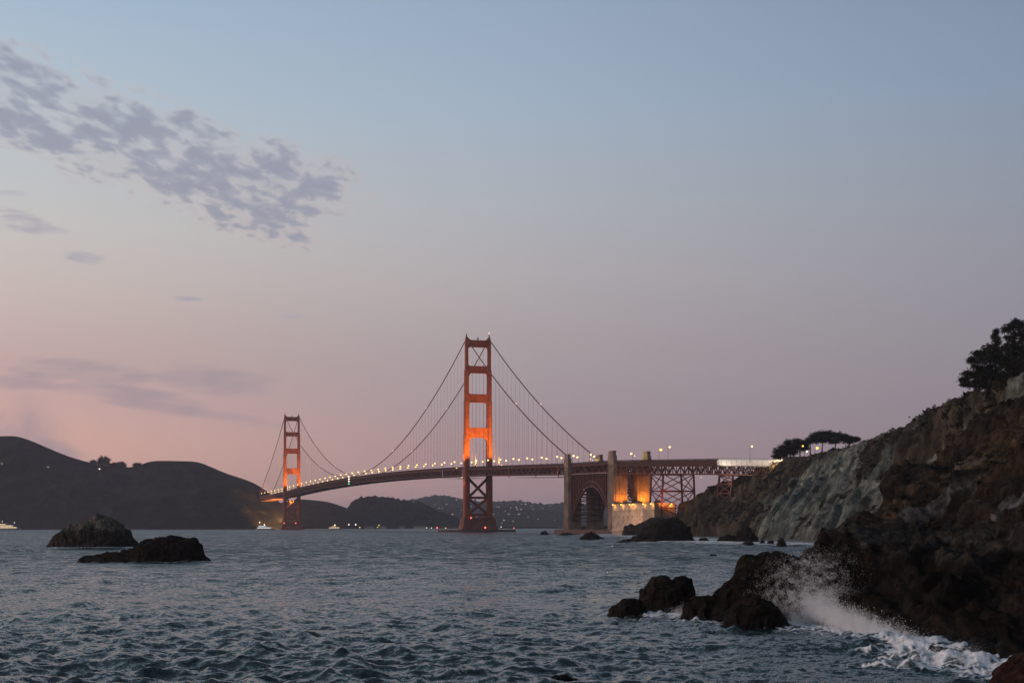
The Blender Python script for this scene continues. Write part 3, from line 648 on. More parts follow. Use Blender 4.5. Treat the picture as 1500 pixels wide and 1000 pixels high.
rock('blocky near rock in two humps', [(928, 900), (935, 880), (938, 869), (946, 865), (956, 852), (968, 849), (980, 852), (986, 857), (992, 850), (1003, 848), (1012, 852), (1017, 861), (1019, 872), (1021, 902)], 123, 2.2, 164, rough=.75)
rock('largest near rock, tall and dark beside the breaking wave', [(992, 915), (1003, 895), (1020, 880), (1040, 876), (1054, 862), (1072, 845), (1088, 826), (1100, 817), (1120, 812), (1140, 813), (1160, 812.5), (1172, 820), (1184, 834), (1198, 860), (1206, 915)],
     111, 3.2, 170, rough=1.0)
rock('rounded rock in front of the tallest near rock', [(1054, 929), (1060, 910), (1072, 893), (1090, 880), (1110, 878), (1128, 884), (1142, 900), (1160, 925)], 103, 1.9, 175, rough=.9)
rock('reddish rock filling the bottom right corner', [(1418, 1080), (1436, 1034), (1452, 1010), (1466, 994), (1485, 978), (1510, 962), (1560, 945), (1640, 940), (1700, 1060)], 56, 3, 180, 'redrock', rough=.45)
rock('dark wet rock tip at the bottom edge', [(800, 1009), (808, 999), (822, 995.5), (834, 999), (846, 1009)], 66.5, .5, 184)

# ------------------------------------------------------------------ the suspension bridge
bridge = empty('suspension_bridge', tuple(S), 'long orange red suspension bridge with two floodlit towers crossing the strait to the cliff', 'bridge')
def rail_z(t):                       # top of the deck railing
    if t < -455: return float(np.interp(t, [-900, -760, -676, -455], [48.5, 52.5, 56.4, 64.3]))
    if t < 0: return float(np.interp(t, [-455, -343, 0], [64.3, 66.2, 75.6]))
    if t > SPAN: return float(np.interp(t, [SPAN, SPAN + 360], [75.6, 71.0]))
    s_ = t / SPAN; return 75.6 + 8.0 * (1 - (2 * s_ - 1) ** 2)
HW = 13.7; PITCH = 7.62
def cable_z(t):
    if 0 <= t <= SPAN: s_ = t / SPAN; lo = rail_z(SPAN / 2) + 1.0; return lo + (224.5 - lo) * (2 * s_ - 1) ** 2
    if t < 0: s_ = -t / 349; return 224.5 + (70.5 - 224.5) * s_ - 4 * 9.9 * s_ * (1 - s_)
    s_ = (t - SPAN) / 349; return 224.5 + (75.5 - 224.5) * s_ - 4 * 9.9 * s_ * (1 - s_)
def plus(t0, w0, d, wd, z):
    a, b = d / 2, wd / 2; i, j = a * .62, b * .62
    return [Pt(t0 + x, w0 + y, z) for x, y in ((a, j), (i, j), (i, b), (-i, b), (-i, j), (-a, j), (-a, -j), (-i, -j), (-i, -b), (i, -b), (i, -j), (a, -j))][::-1]
def rect(t0, w0, d, wd, z): return [Pt(t0 + x, w0 + y, z) for x, y in ((d / 2, wd / 2), (-d / 2, wd / 2), (-d / 2, -wd / 2), (d / 2, -wd / 2))][::-1]
LEVELS = [(14., 62., 6.6, 10.2), (62., 112., 6.2, 9.6), (112., 152., 5.7, 8.8), (152., 188., 4.8, 7.8), (188., 219., 3.5, 6.4)]
STRUTS = [(214.4, 222.6, 3.5, 6.4), (184.2, 192.6, 4.8, 7.8), (150.2, 160., 5.7, 8.8), (109.6, 121., 6.2, 9.6)]
def tower(t0, far):
    mb = MB()
    for sgn in (-1, 1):
        for k, (z0, z1, wd, d) in enumerate(LEVELS):
            mb.prism(plus(t0, sgn * HW, d, wd, z0), plus(t0, sgn * HW, d * .985, wd * .985, z1))
            if k: mb.prism(plus(t0, sgn * HW, d * 1.07, wd * 1.07, z0 - .7), plus(t0, sgn * HW, d * 1.03, wd * 1.03, z0 + .6))
        mb.prism(rect(t0, sgn * HW, 5.2, 3.0, 219.0), rect(t0, sgn * HW, 4.4, 2.6, 224.2))
        mb.prism(rect(t0, sgn * HW, 4.4, 2.6, 224.2), rect(t0, sgn * HW, 1.2, 1.0, 227.2))
    tw = mb.build('tower', M['orange'], bridge)
    for k, (z0, z1, wd, d) in enumerate(STRUTS):
        mb = MB(); wi = HW - wd / 2 + .25; th = d * .5
        hb, ht = (4.2, 1.6) if k < 3 else (7.5, 1.8)
        low = [(wi, z0 - hb)] + [(wi - hb * .62 * (1 - math.cos(a)), z0 - hb * (1 - math.sin(a))) for a in np.linspace(.25, PI / 2, 5)]
        top = [(wi - ht * (1 - math.cos(a)), z1 + ht * (1 - math.sin(a))) for a in np.linspace(PI / 2, .3, 4)] + [(wi, z1 + ht)]
        if k == 0: top = [(wi - 4.5, z1), (wi - 2.2, z1 + .5), (wi - .8, z1 + 1.9), (wi, z1 + 3.0)]
        prof = low + [(-x, z) for x, z in low[::-1]] ; prof = prof + [(-x, z) for x, z in top[::-1]] + top
        bot = [Pt(t0 - th / 2, x, z) for x, z in prof]; tp = [Pt(t0 + th / 2, x, z) for x, z in prof]
        mb.prism(bot, tp)
        for x in np.linspace(-wi + 3.2, wi - 3.2, 11):      # vertical fluting of the strut faces
            for s_ in (-1, 1): mb.bar(Pt(t0 + s_ * (th / 2 + .12), x, z0 + 1.2), Pt(t0 + s_ * (th / 2 + .12), x, z1 - 1.0), .55, .5, V_)
        for s_ in (-1, 1):
            mb.bar(Pt(t0 + s_ * (th / 2 + .2), -wi, z1 - .45), Pt(t0 + s_ * (th / 2 + .2), wi, z1 - .45), .55, .6)
            mb.bar(Pt(t0 + s_ * (th / 2 + .2), -wi, z0 + .45), Pt(t0 + s_ * (th / 2 + .2), wi, z0 + .45), .55, .6)
        mb.build('portal_strut', M['orange'], tw)
    mb = MB()                                                # crossed bracing under the roadway
    xi = HW - 3.1
    for z0, z1 in ((41., 61.5), (21.5, 38.6)):
        mb.bar(Pt(t0 - .9, -xi, z0), Pt(t0 - .9, xi, z1), 2.5, 2.7, V_); mb.bar(Pt(t0 + .9, xi, z0), Pt(t0 + .9, -xi, z1), 2.5, 2.7, V_)
    for z in (39.8, 19.8): mb.bar(Pt(t0, -xi, z), Pt(t0, xi, z), 3.0, 2.9)
    mb.build('cross_bracing', M['orange'], tw)
    for sgn in (-1, 1):
        mb = MB(); mb.tube([Pt(t0, sgn * HW, z) for z in (227.1, 228.4, 229.2, 230.9)], [.75, .7, .35, .22], 8); mb.build('finial', M['orange_dark'], tw)
    mb = MB(); mb.tube([Pt(t0, 0, 222.4), Pt(t0, 0, 224.0)], .6, 8); mb.ball(Pt(t0, 0, 224.8), 1.15, 10, 6, .8); mb.build('beacon_housing', M['darkmetal'], tw)
    if not far:
        mb = MB(); mb.ball(Pt(t0, HW, 231.3), .75); mb.build('beacon', M['pink'], tw)
    mb = MB()                                                # saddles and the pier below
    for z0, z1, a, b in ((14.0, 15.8, 15.4, 37.5), (15.8, 17.2, 13.8, 36.0)): mb.prism(rect(t0, 0, a, b, z0), rect(t0, 0, a - .5, b - .6, z1))
    prof = [(-2, 20.5, 47), (2.5, 19.6, 45.5), (5.5, 17.8, 41.5), (9., 16.6, 39.2), (14.0, 16.0, 38.2)]
    for (z0, a0, b0), (z1, a1, b1) in zip(prof[:-1], prof[1:]): mb.prism(rect(t0, 0, a0, b0, z0), rect(t0, 0, a1, b1, z1))
    mb.build('pier', M['pierconc'], bridge)
    return tw
tower(0, False); tower(SPAN, True)
mb = MB(); n = 48                                            # oval fender wall round the near pier
def oval(k, ra, rb, z): return Pt(rb * math.sin(2 * PI * k / n), ra * math.cos(2 * PI * k / n) - 1, z)
for k in range(n):
    a = [oval(k, 47, 24, -2), oval(k + 1, 47, 24, -2), oval(k + 1, 43.5, 20.5, -2), oval(k, 43.5, 20.5, -2)]
    b = [oval(k, 46.6, 23.6, 2.6), oval(k + 1, 46.6, 23.6, 2.6), oval(k + 1, 43.5, 20.5, 2.6), oval(k, 43.5, 20.5, 2.6)]
    mb.prism(a, b)
mb.build('fender', M['fender'], bridge)
# cables
for sgn in (-1, 1):
    mb = MB()
    for t0, t1, nn in ((-349, 0, 40), (0, SPAN, 90), (SPAN, SPAN + 349, 40)):
        mb.tube([Pt(t, sgn * HW, cable_z(t)) for t in np.linspace(t0, t1, nn)], .56, 8)
    mb.build('main_cable', M['cable'], bridge, True)
ts = [t for t in np.arange(-343 + 15.24, SPAN + 343, 15.24) if abs(t) > 5 and abs(t - SPAN) > 5]
order = sorted(((t, sg) for t in ts for sg in (-1, 1)), key=lambda q: q[0] - (cable_z(q[0]) - rail_z(q[0])) * .6 + (2000 if q[0] > 600 else 0))
rest = MB()
for k, (t, sg) in enumerate(order):
    z0, z1 = rail_z(t) - 2.5, cable_z(t)
    if z1 < z0 + .5: continue
    if k < 100:
        mb = MB(); mb.tube([Pt(t, sg * HW, z0), Pt(t, sg * HW, z1)], .10, 5); mb.build('suspender', M['rope'], bridge)
    else: rest.tube([Pt(t, sg * HW, z0), Pt(t, sg * HW, z1)], .10, 4)
ro = rest.build('suspenders', M['rope'], bridge); ro['kind'] = 'stuff'
# roadway, railings, stiffening truss
tn = np.arange(-455 - PITCH * 46, SPAN + 345, PITCH)
road, rails, truss, fasc = MB(), [MB(), MB()], MB(), [MB(), MB()]
for a, b in zip(tn[:-1], tn[1:]):
    za, zb = rail_z(a), rail_z(b)
    road.hexa([Pt(a, -12.9, za - 2.6), Pt(b, -12.9, zb - 2.6), Pt(b, 12.9, zb - 2.6), Pt(a, 12.9, za - 2.6), Pt(a, -12.9, za - 1.35), Pt(b, -12.9, zb - 1.35), Pt(b, 12.9, zb - 1.35), Pt(a, 12.9, za - 1.35)][:])
    approach = a < -466
    for i, sg in enumerate((-1, 1)):
        r_ = rails[i]
        if abs(a) < 8 or abs(a - SPAN) < 8: pass
        r_.bar(Pt(a, sg * 14.3, za - .06), Pt(b, sg * 14.3, zb - .06), .22, .18); r_.bar(Pt(a, sg * 14.3, za - 1.25), Pt(b, sg * 14.3, zb - 1.25), .3, .25)
        for q in range(6): t = a + (b - a) * q / 6; r_.bar(Pt(t, sg * 14.3, rail_z(t) - 1.2), Pt(t, sg * 14.3, rail_z(t) - .1), .35, .10, U)
        # fascia of the road deck
        fasc[i].bar(Pt(a, sg * 14.15, za - 2.05), Pt(b, sg * 14.15, zb - 2.05), .35, 1.35)
        ch = 1.0; top_, bot_ = (3.3, 10.2) if not approach else (4.9, 11.6)
        if approach: fasc[i].bar(Pt(a, sg * 14.0, za - 3.9), Pt(b, sg * 14.0, zb - 3.9), .3, 2.2)
        truss.bar(Pt(a, sg * HW, za - top_), Pt(b, sg * HW, zb - top_), .9, ch); truss.bar(Pt(a, sg * HW, za - bot_), Pt(b, sg * HW, zb - bot_), .9, ch)
        k = int(round((a - tn[0]) / PITCH)) % 2
        z0, z1 = (top_, bot_) if k else (bot_, top_)
        truss.bar(Pt(a, sg * (HW + .02), za - z0), Pt(b, sg * (HW + .02), zb - z1), .75, .75)
        truss.bar(Pt(a, sg * (HW - .03), za - bot_), Pt(a, sg * (HW - .03), za - top_), .55, .55)
    truss.bar(Pt(a, -HW, za - 3.6), Pt(a, HW, za - 3.6), .7, 1.6); truss.bar(Pt(a, -HW, za - bot_), Pt(a, HW, za - bot_), .6, .8)
    if not approach:
        truss.bar(Pt(a, -HW, za - bot_ + .1), Pt(b, 0, zb - bot_ + .1), .6, .6); truss.bar(Pt(a, HW, za - bot_ + .13), Pt(b, 0, zb - bot_ + .13), .6, .6)
        truss.bar(Pt(a, -HW, za - bot_), Pt(a, 0, za - 4), .5, .5); truss.bar(Pt(a, HW, za - bot_), Pt(a, 0, za - 4), .5, .5)
road.build('roadway', M['asphalt'], bridge)
for r_ in rails: r_.build('railing', M['deckred'], bridge)
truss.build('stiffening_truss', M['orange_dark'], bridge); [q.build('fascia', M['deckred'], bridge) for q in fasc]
mb = MB()                                                    # maintenance catwalk, pale, along the foot of the truss over the arch
for a, b in zip(tn[:-1], tn[1:]):
    if -458 < a < -352: mb.bar(Pt(a, -14.6, rail_z(a) - 10.9), Pt(b, -14.6, rail_z(b) - 10.9), .9, .28)
mb.build('catwalk', M['grate'], bridge)
# concrete pylons either side of the arch
def pylon(t0, depth, ztop):
    for sg in (-1, 1):
        mb = MB()
        zd = rail_z(t0) - 2.9
        inner, outer = 4.6, 17.6; wo_ = 16.1
        mb.prism(rect(t0, sg * (inner + outer) / 2, depth, outer - inner, -2), rect(t0, sg * (inner + outer) / 2, depth - .3, outer - inner - .2, zd))
        mb.prism(rect(t0, sg * wo_, depth * .94, 3.6, zd), rect(t0, sg * wo_, depth * .94, 3.6, ztop - 4.2))
        mb.prism(rect(t0, sg * wo_, depth * .74, 3.1, ztop - 4.2), rect(t0, sg * wo_, depth * .74, 3.1, ztop - .5))
        mb.prism(rect(t0, sg * wo_, depth * .80, 3.4, ztop - .5), rect(t0, sg * wo_, depth * .80, 3.4, ztop))
        for q in (-.36, -.12, .12, .36):                     # raised vertical ribs
            mb.bar(Pt(t0 + q * depth, sg * 17.75, 2), Pt(t0 + q * depth, sg * 17.65, zd - 1), 1.3, .7, V_)
        for q in (-4, 0, 4):
            mb.bar(Pt(t0 - depth / 2 - .1, sg * (11.3 + q), 2), Pt(t0 - depth / 2 + .1, sg * (11.3 + q), zd - 1), 1.2, .7, U)
        for z in (18, 34, 50): mb.bar(Pt(t0 - depth / 2 + .05, sg * inner, z), Pt(t0 - depth / 2 + .05, sg * outer, z), .5, .5)
        mb.build('pylon', M['concrete'], bridge)
pylon(-349, 11.5, 74.2); pylon(-462, 13.5, 72.)
# steel arch between the pylons
mb = MB(); A0, A1 = -355.2, -455.0; nA = 22; ta = np.linspace(A0, A1, nA + 1)
def az_(t, lowr): s_ = (t - A0) / (A1 - A0); q = 1 - (2 * s_ - 1) ** 2; return (11.5 + 31.2 * q) if lowr else (17.5 + 30.0 * q)
for sg in (-1, 1):
    for lo in (0, 1):
        for a, b in zip(ta[:-1], ta[1:]): mb.bar(Pt(a, sg * HW, az_(a, lo)), Pt(b, sg * HW, az_(b, lo)), 1.5, 1.2)
    for k in range(nA + 1):
        t = ta[k]; mb.bar(Pt(t, sg * (HW - .1), az_(t, 1)), Pt(t, sg * (HW - .1), az_(t, 0)), .6, .6)
        if k < nA: mb.bar(Pt(t, sg * (HW + .1), az_(t, k % 2)), Pt(ta[k + 1], sg * (HW + .1), az_(ta[k + 1], 1 - k % 2)), .6, .6)
        mb.bar(Pt(t, sg * HW, az_(t, 0)), Pt(t, sg * HW, rail_z(t) - 10), 1.25, 1.25)
for k in range(nA + 1):
    t = ta[k]; mb.bar(Pt(t, -HW, az_(t, 0) + .1), Pt(t, HW, az_(t, 0) + .1), .6, .6); mb.bar(Pt(t, -HW, az_(t, 1)), Pt(t, HW, az_(t, 1)), .6, .6)
    if k < nA: mb.bar(Pt(t, -HW, az_(t, 1) + .2), Pt(ta[k + 1], HW, az_(ta[k + 1], 1) + .2), .5, .5); mb.bar(Pt(t, HW, az_(t, 1) - .2), Pt(ta[k + 1], -HW, az_(ta[k + 1], 1) - .2), .5, .5)
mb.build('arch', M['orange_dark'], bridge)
mb = MB()                                                    # pale walkway edge that follows the near arch rib
for lo in (0, 1):
    tt = np.linspace(A0, A1, 40)
    mb.tube([Pt(t, -14.65, az_(t, lo)) for t in tt], .2, 6)
mb.build('arch_edge', M['dullsteel'], bridge)
# steel trestle towers under the approach viaduct
def trestle(t0, t1, zg):
    mb = MB(); zt = rail_z((t0 + t1) / 2) - 12.0; lv = np.linspace(zg, zt, 4)
    for t in (t0, t1):
        for sg in (-1, 1): mb.bar(Pt(t, sg * (HW + 1.5), zg), Pt(t, sg * (HW - .4), zt), 1.3, 1.3, U)
        for z0, z1 in zip(lv[:-1], lv[1:]):
            mb.bar(Pt(t + .2, -HW, z0), Pt(t + .2, HW, z1), .65, .65); mb.bar(Pt(t - .2, HW, z0), Pt(t - .2, -HW, z1), .65, .65); mb.bar(Pt(t, -HW, z1), Pt(t, HW, z1), .7, .9)
    for sg in (-1, 1):
        for z0, z1 in zip(lv[:-1], lv[1:]):
            mb.bar(Pt(t0, sg * (HW + .3), z0), Pt(t1, sg * (HW + .3), z1), .6, .6); mb.bar(Pt(t1, sg * (HW + .6), z0), Pt(t0, sg * (HW + .6), z1), .6, .6); mb.bar(Pt(t0, sg * HW, z1), Pt(t1, sg * HW, z1), .7, .9)
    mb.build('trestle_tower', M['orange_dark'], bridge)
trestle(-541, -565, 8.); trestle(-668, -690, 24.); 
# hanging work platforms under the deck
def platform(t0, t1, label):
    r_ = empty('work_platform', tuple(Pt((t0 + t1) / 2, -15, rail_z((t0 + t1) / 2) - 12.5)), label, 'platform')
    mb = MB(); za, zb = rail_z(t0), rail_z(t1)
    mb.bar(Pt(t0, -14, za - 13.), Pt(t1, -14, zb - 13.), 2.4, .35); mb.bar(Pt(t0, 13, za - 13.), Pt(t1, 13, zb - 13.), 2.4, .35)
    for q in np.linspace(0, 1, 7): t = t0 + (t1 - t0) * q; mb.bar(Pt(t, -14.4, rail_z(t) - 13), Pt(t, 14, rail_z(t) - 13), .5, .35)
    mb.build('walkway', M['grate'], r_)
    for t in (t0, t1):
        for sg in (-15.1, 15.1): mb = MB(); mb.bar(Pt(t, sg, rail_z(t) - 13.2), Pt(t, sg, rail_z(t) - 2.8), .6, 1.6, U); mb.build('hanger', M['orange'] if t0 < -100 else M['grate'], r_)
platform(-165, -320, 'hanging work platform under the side span beside the first pylon')
platform(100, 12, 'hanging work platform under the deck just left of the near tower')
# white wrapped stretch of the viaduct
tarp = empty('wrapped_scaffold', tuple(Pt(-715, -15, 50)), 'long white wrapped scaffold along the viaduct before the trees', 'scaffold')
mb = MB(); tt = np.linspace(-672, -768, 13)
for a, b in zip(tt[:-1], tt[1:]):
    za, zb = rail_z(a), rail_z(b)
    pr = lambda t, z: [Pt(t, -15.0, z - 5.6), Pt(t, -16.9, z - 5.1), Pt(t, -17.4, z - 3.2), Pt(t, -16.9, z - 1.2), Pt(t, -15.4, z - .3), Pt(t, -14.8, z - .5)]
    mb.prism(pr(a - .15, za), pr(b, zb))
mb.build('sheeting', M['tarp'], tarp)
for t in tt:
    mb = MB(); mb.bar(Pt(t, -16.3, rail_z(t) - 5.9), Pt(t, -14.5, rail_z(t) - 5.9), .3, .3); mb.bar(Pt(t, -17.2, rail_z(t) - 5.9), Pt(t, -17.55, rail_z(t) - .6), .14, .14, U); mb.bar(Pt(t, -17.45, rail_z(t) - 5.9), Pt(t, -14.5, rail_z(t) - 5.9), .14, .14)
    mb.build('pole', M['grate'], tarp)

# ------------------------------------------------------------------ lamps on the bridge
def lamp_proto(m, r=.62, h=7.5):
    r_ = empty('street_lamp', (0, 0, 0))
    mb = MB(); mb.tube([(0, 0, 0), (0, 0, h * .6), (0, 0, h)], [.16, .12, .1], 6); mb.tube([(0, 0, h), (.5, 0, h + .45), (1.2, 0, h + .5)], .09, 6); mb.build('pole', M['darkmetal'], r_)
    mb = MB(); mb.ball((1.4, 0, h + .35), r, 8, 6, .8); mb.build('lantern', m, r_)
    return r_
protos = {k: lamp_proto(M[v], r) for k, v, r in (('s', 'lamp', 1.0), ('n', 'lampy', 1.2))}; used = set()
ang = math.atan2(V_[1], V_[0])
def place(key, loc, rz, label, group, cat='street lamp'):
    o = protos[key] if key not in used else copy_tree(protos[key])
    used.add(key); o.location = loc; o.rotation_euler = (0, 0, rz); tag(o, label, cat, group); return o
for k, t in enumerate(np.arange(-445, SPAN + 330, 45.72)):
    for sg in (-1, 1):
        tt_ = t + (0 if sg < 0 else 8.)
        if abs(tt_) < 6 or abs(tt_ - SPAN) < 6: continue
        part_ = ('over the arch' if t < -349 else 'on the side span right of the near tower' if t < 0 else 'on the near half of the main span' if t < SPAN * .5 else 'on the far half of the main span' if t < SPAN else 'beyond the far tower')
        side = 'near railing' if sg < 0 else 'far railing'
        place('n' if t > 300 else 's', tuple(Pt(tt_, sg * 13.3, rail_z(tt_) - 1.3)), ang + (PI if sg > 0 else 0), f'lit street lamp along the {side} {part_}', f'street lamps of the bridge {side} {part_}')
def tall_lamp(px, py, Y, zg, m, r, label):
    p = P3(px, py, Y); o = lamp_proto(M[m], r, p[2] - zg - .35); o.location = (p[0] - 1.4, p[1], zg); tag(o, label, 'street lamp'); return o
tall_lamp(968, 658.5, 1190, 57, 'lampo', 1.1, 'brightest tall street lamp above the viaduct truss')
tall_lamp(981, 654.5, 1175, 57, 'lamp', .8, 'tall street lamp just right of the brightest one on the viaduct')
tall_lamp(1101.5, 653.5, 1050, 51, 'lamp', .7, 'tall street lamp above the white wrapped scaffold')
for px, py, Y, lb in ((1197, 656, 880, 'orange street lamp glowing beneath the flat topped trees'), (1176, 653, 885, 'small lamp glimpsed through the flat topped trees'), (1182, 661, 870, 'low white lamp among the trunks of the flat topped trees')):
    tall_lamp(px, py, Y, P3(px, py, Y)[2] - 4.5, 'lampo' if py < 657 else 'lampw', .55 if px != 1197 else .8, lb)
# dark unlit pole
# lights hung on the main cables
bl = empty('cable_light', (0, 0, 0)); mb = MB(); mb.tube([(0, 0, 0), (0, 0, .9)], .14, 6); mb.build('bracket', M['darkmetal'], bl); mb = MB(); mb.ball((0, 0, 1.3), .62, 8, 6); mb.build('lens', M['pink'], bl)
first = True
for sg in (-1, 1):
    for t, wh in ((-185, 'halfway down the side span right of the near tower'), (185, 'left of the near tower'), (370, 'low on the main span left of the near tower'), (SPAN - 370, 'low on the main span right of the far tower'), (SPAN - 185, 'right of the far tower'), (SPAN + 185, 'left of the far tower')):
        o = bl if first else copy_tree(bl); first = False
        o.location = tuple(Pt(t, sg * HW, cable_z(t) + .3)); tag(o, f'{"near" if sg < 0 else "far"} cable light {wh}', 'beacon')
# navigation lights hanging at mid span, on the fenders
r_ = empty('navigation_light', tuple(Pt(SPAN * .513, -15.2, rail_z(SPAN / 2))), 'column of white lamps over a green one at mid span', 'navigation light')
mb = MB(); t = SPAN * .513; zr = rail_z(t); mb.tube([Pt(t, -15.0, zr - 11.5), Pt(t, -15.0, zr + 1.2)], .25, 6); mb.build('mast', M['darkmetal'], r_)
for dz_ in (.9, -2.6, -6.2): mb = MB(); mb.ball(Pt(t, -15.4, zr + dz_), 1.0, 8, 6); mb.build('lamp', M['lampw'], r_)
mb = MB(); mb.ball(Pt(t, -15.4, zr - 10.2), 1.15, 8, 6); mb.build('lamp', M['green'], r_)
def marker(loc, m, r, label, group=None):
    r_ = empty('navigation_light', tuple(loc), label, 'navigation light', group); loc = np.array(loc, float)
    mb = MB(); mb.tube([loc, loc + (0, 0, 1.4)], .2, 6); mb.tube([loc + (0, 0, 1.4), loc + (0, 0, 1.6)], .5, 8); mb.build('post', M['darkmetal'], r_)
    mb = MB(); mb.ball(loc + (0, 0, 1.6 + r), r, 8, 6); mb.build('lens', M[m], r_); return r_
marker(Pt(6, -47.5, 2.6), 'red', .85, 'red light on the left end of the near tower fender')
marker(Pt(-23, 2, 2.6), 'red', 1.05, 'red light on the fender in front of the near tower pier')
marker(Pt(-2, 43.5, 2.6), 'red', .55, 'red light on the right end of the near tower fender')
marker(Pt(-9.2, -11, 14.0), 'red', .8, 'red light on the pier top of the near tower')
marker(Pt(10, -36, 2.6), 'lampy', .5, 'faint yellow light on the fender left of the near pier')
marker(Pt(SPAN - 10.5, -17, 10.), 'red', 1.1, 'left red light at the foot of the far tower')
marker(Pt(SPAN - 10.5, 6, 10.), 'red', 1.1, 'right red light at the foot of the far tower')
# floodlights: real fixtures at road level that light the towers
def flood(loc, aim, power, col, label, m='lampo', size=1.0, spot=70, rad=.6):
    loc = np.array(loc, float); aim = np.array(aim, float); d = aim - loc; d /= np.linalg.norm(d)
    r_ = empty('floodlight', tuple(loc), label, 'floodlight', 'floodlights')
    mb = MB(); mb.bar(loc - d * .7 * size, loc + d * .05, 1.1 * size, .9 * size); mb.tube([loc - d * .4 - np.array((0, 0, 1.0)) * size, loc - d * .4], .12 * size, 6); mb.build('housing', M['darkmetal'], r_)
    mb = MB(); mb.bar(loc + d * .06, loc + d * .5 * size, .95 * size, .8 * size); mb.build('lens', M[m], r_)
    light('lamp_light', loc + d * (.5 * size + rad + .25), power, col, r_, spot, aim + d, rad); return r_
ORG = (1, .50, .05)
for t0, nm in ((0, 'near'), (SPAN, 'far')):
    k = 1.0 if nm == 'near' else .9
    for sg, sd in ((-1, 'left'), (1, 'right')):
        flood(Pt(t0 - 42, sg * 15.6, rail_z(t0) - .1), Pt(t0 - 3, sg * HW, 118), 400000 * k, ORG, f'orange floodlight on the deck before the {sd} leg of the {nm} tower', size=1.4, spot=75)
        flood(Pt(t0 - 12, sg * 6.0, rail_z(t0) - .3), Pt(t0 - 2, sg * 10, 112), 22000 * k, ORG, f'orange floodlight inside the {sd} leg of the {nm} tower', size=1.3)
    flood(Pt(t0 - 4, -27.0, rail_z(t0) - 2.3), Pt(t0, -15, 106), 110000 * k, ORG, f'orange floodlight outboard of the near side of the {nm} tower', size=1.4)
    mb = MB(); mb.bar(Pt(t0 - 4, -14.0, rail_z(t0) - 3.6), Pt(t0 - 4, -27.5, rail_z(t0) - 3.6), .5, .4); o = mb.build('bracket_arm', M['orange_dark'], bridge)
flood(Pt(-2, -20, 63.5), Pt(-1, -13, 30), 9000, ORG, 'orange floodlight under the deck at the near tower', size=1.2)

flood(Pt(SPAN - 2, 0, 62.), Pt(SPAN + 5, 0, 20), 260000, ORG, 'orange floodlight under the deck at the far tower', size=1.4, spot=100)

# ------------------------------------------------------------------ fort below the arch, sea wall
fort = empty('brick_fort', tuple(P3(900, 777, 1272)), 'pale lamplit fort wall under the bridge beside the dark cliff', 'fort')
f0 = P3(897, 777, 1272); f1 = P3(958.5, 777, 1204); f2 = P3(989, 777, 1212); f3 = P3(990, 777, 1300); f4 = P3(906, 777, 1340)
ZT = 25.0
def flatz(p, z): return np.array((p[0], p[1], z))
mb = MB(); ring = [f0, f1, f2, f3, f4]
mb.prism([flatz(p, -1) for p in ring], [flatz(p, ZT) for p in ring]); mb.build('wall', M['brick'], fort)
mb = MB()                                                    # parapet, string course and pilasters
cen = sum(ring) / 5
def off(p, d): q = p - cen; q[2] = 0; return p + q / np.linalg.norm(q) * d
for a, b in ((f0, f1), (f1, f2)):
    a2, b2 = off(a, .4), off(b, .4)
    mb.bar(flatz(a2, ZT + .1), flatz(b2, ZT + .1), 1.2, .8); mb.bar(flatz(a2, ZT - 5), flatz(b2, ZT - 5), .7, .4); mb.bar(flatz(a2, ZT - 13), flatz(b2, ZT - 13), .7, .4); mb.bar(flatz(a2, 3), flatz(b2, 3), 2.0, 1.2)
mb.build('cornice', M['brick'], fort)
for a, b, nq in ((f0, f1, 9), (f1, f2, 4)):
    for k in range(nq):
        for z0 in (14.5,):
            mb = MB(); q = (k + .5) / nq; p = a + (b - a) * q; d = (b - a) / np.linalg.norm(b - a); nrm_ = np.array((d[1], -d[0], 0))
            c = p + nrm_ * .02; mb.bar(flatz(c, z0) - d * .45, flatz(c, z0) + d * .45, .3, 1.3); mb.build('embrasure', M['brickdark'], fort)
for q in ((.38,), (.72,)):
    mb = MB(); p = f4 + (f2 - f4) * q[0]; mb.box((p[0] - 3, p[1] - 3, ZT), (p[0] + 3, p[1] + 3, ZT + 2.2)); mb.prism([(p[0] - 3.3, p[1] - 3.3, ZT + 2.2), (p[0] + 3.3, p[1] - 3.3, ZT + 2.2), (p[0] + 3.3, p[1] + 3.3, ZT + 2.2), (p[0] - 3.3, p[1] + 3.3, ZT + 2.2)], [(p[0] - .3, p[1] - .3, ZT + 3.8), (p[0] + .3, p[1] - .3, ZT + 3.8), (p[0] + .3, p[1] + .3, ZT + 3.8), (p[0] - .3, p[1] + .3, ZT + 3.8)]); mb.build('roof_hut', M['brickdark'], fort)
wl = [(901, 736.5, 0), (913.5, 736.5, 0), (926, 736, 0), (930.5, 735.5, 0), (945.5, 734.5, 0), (957.5, 733.5, 0), (981, 734, 1)]
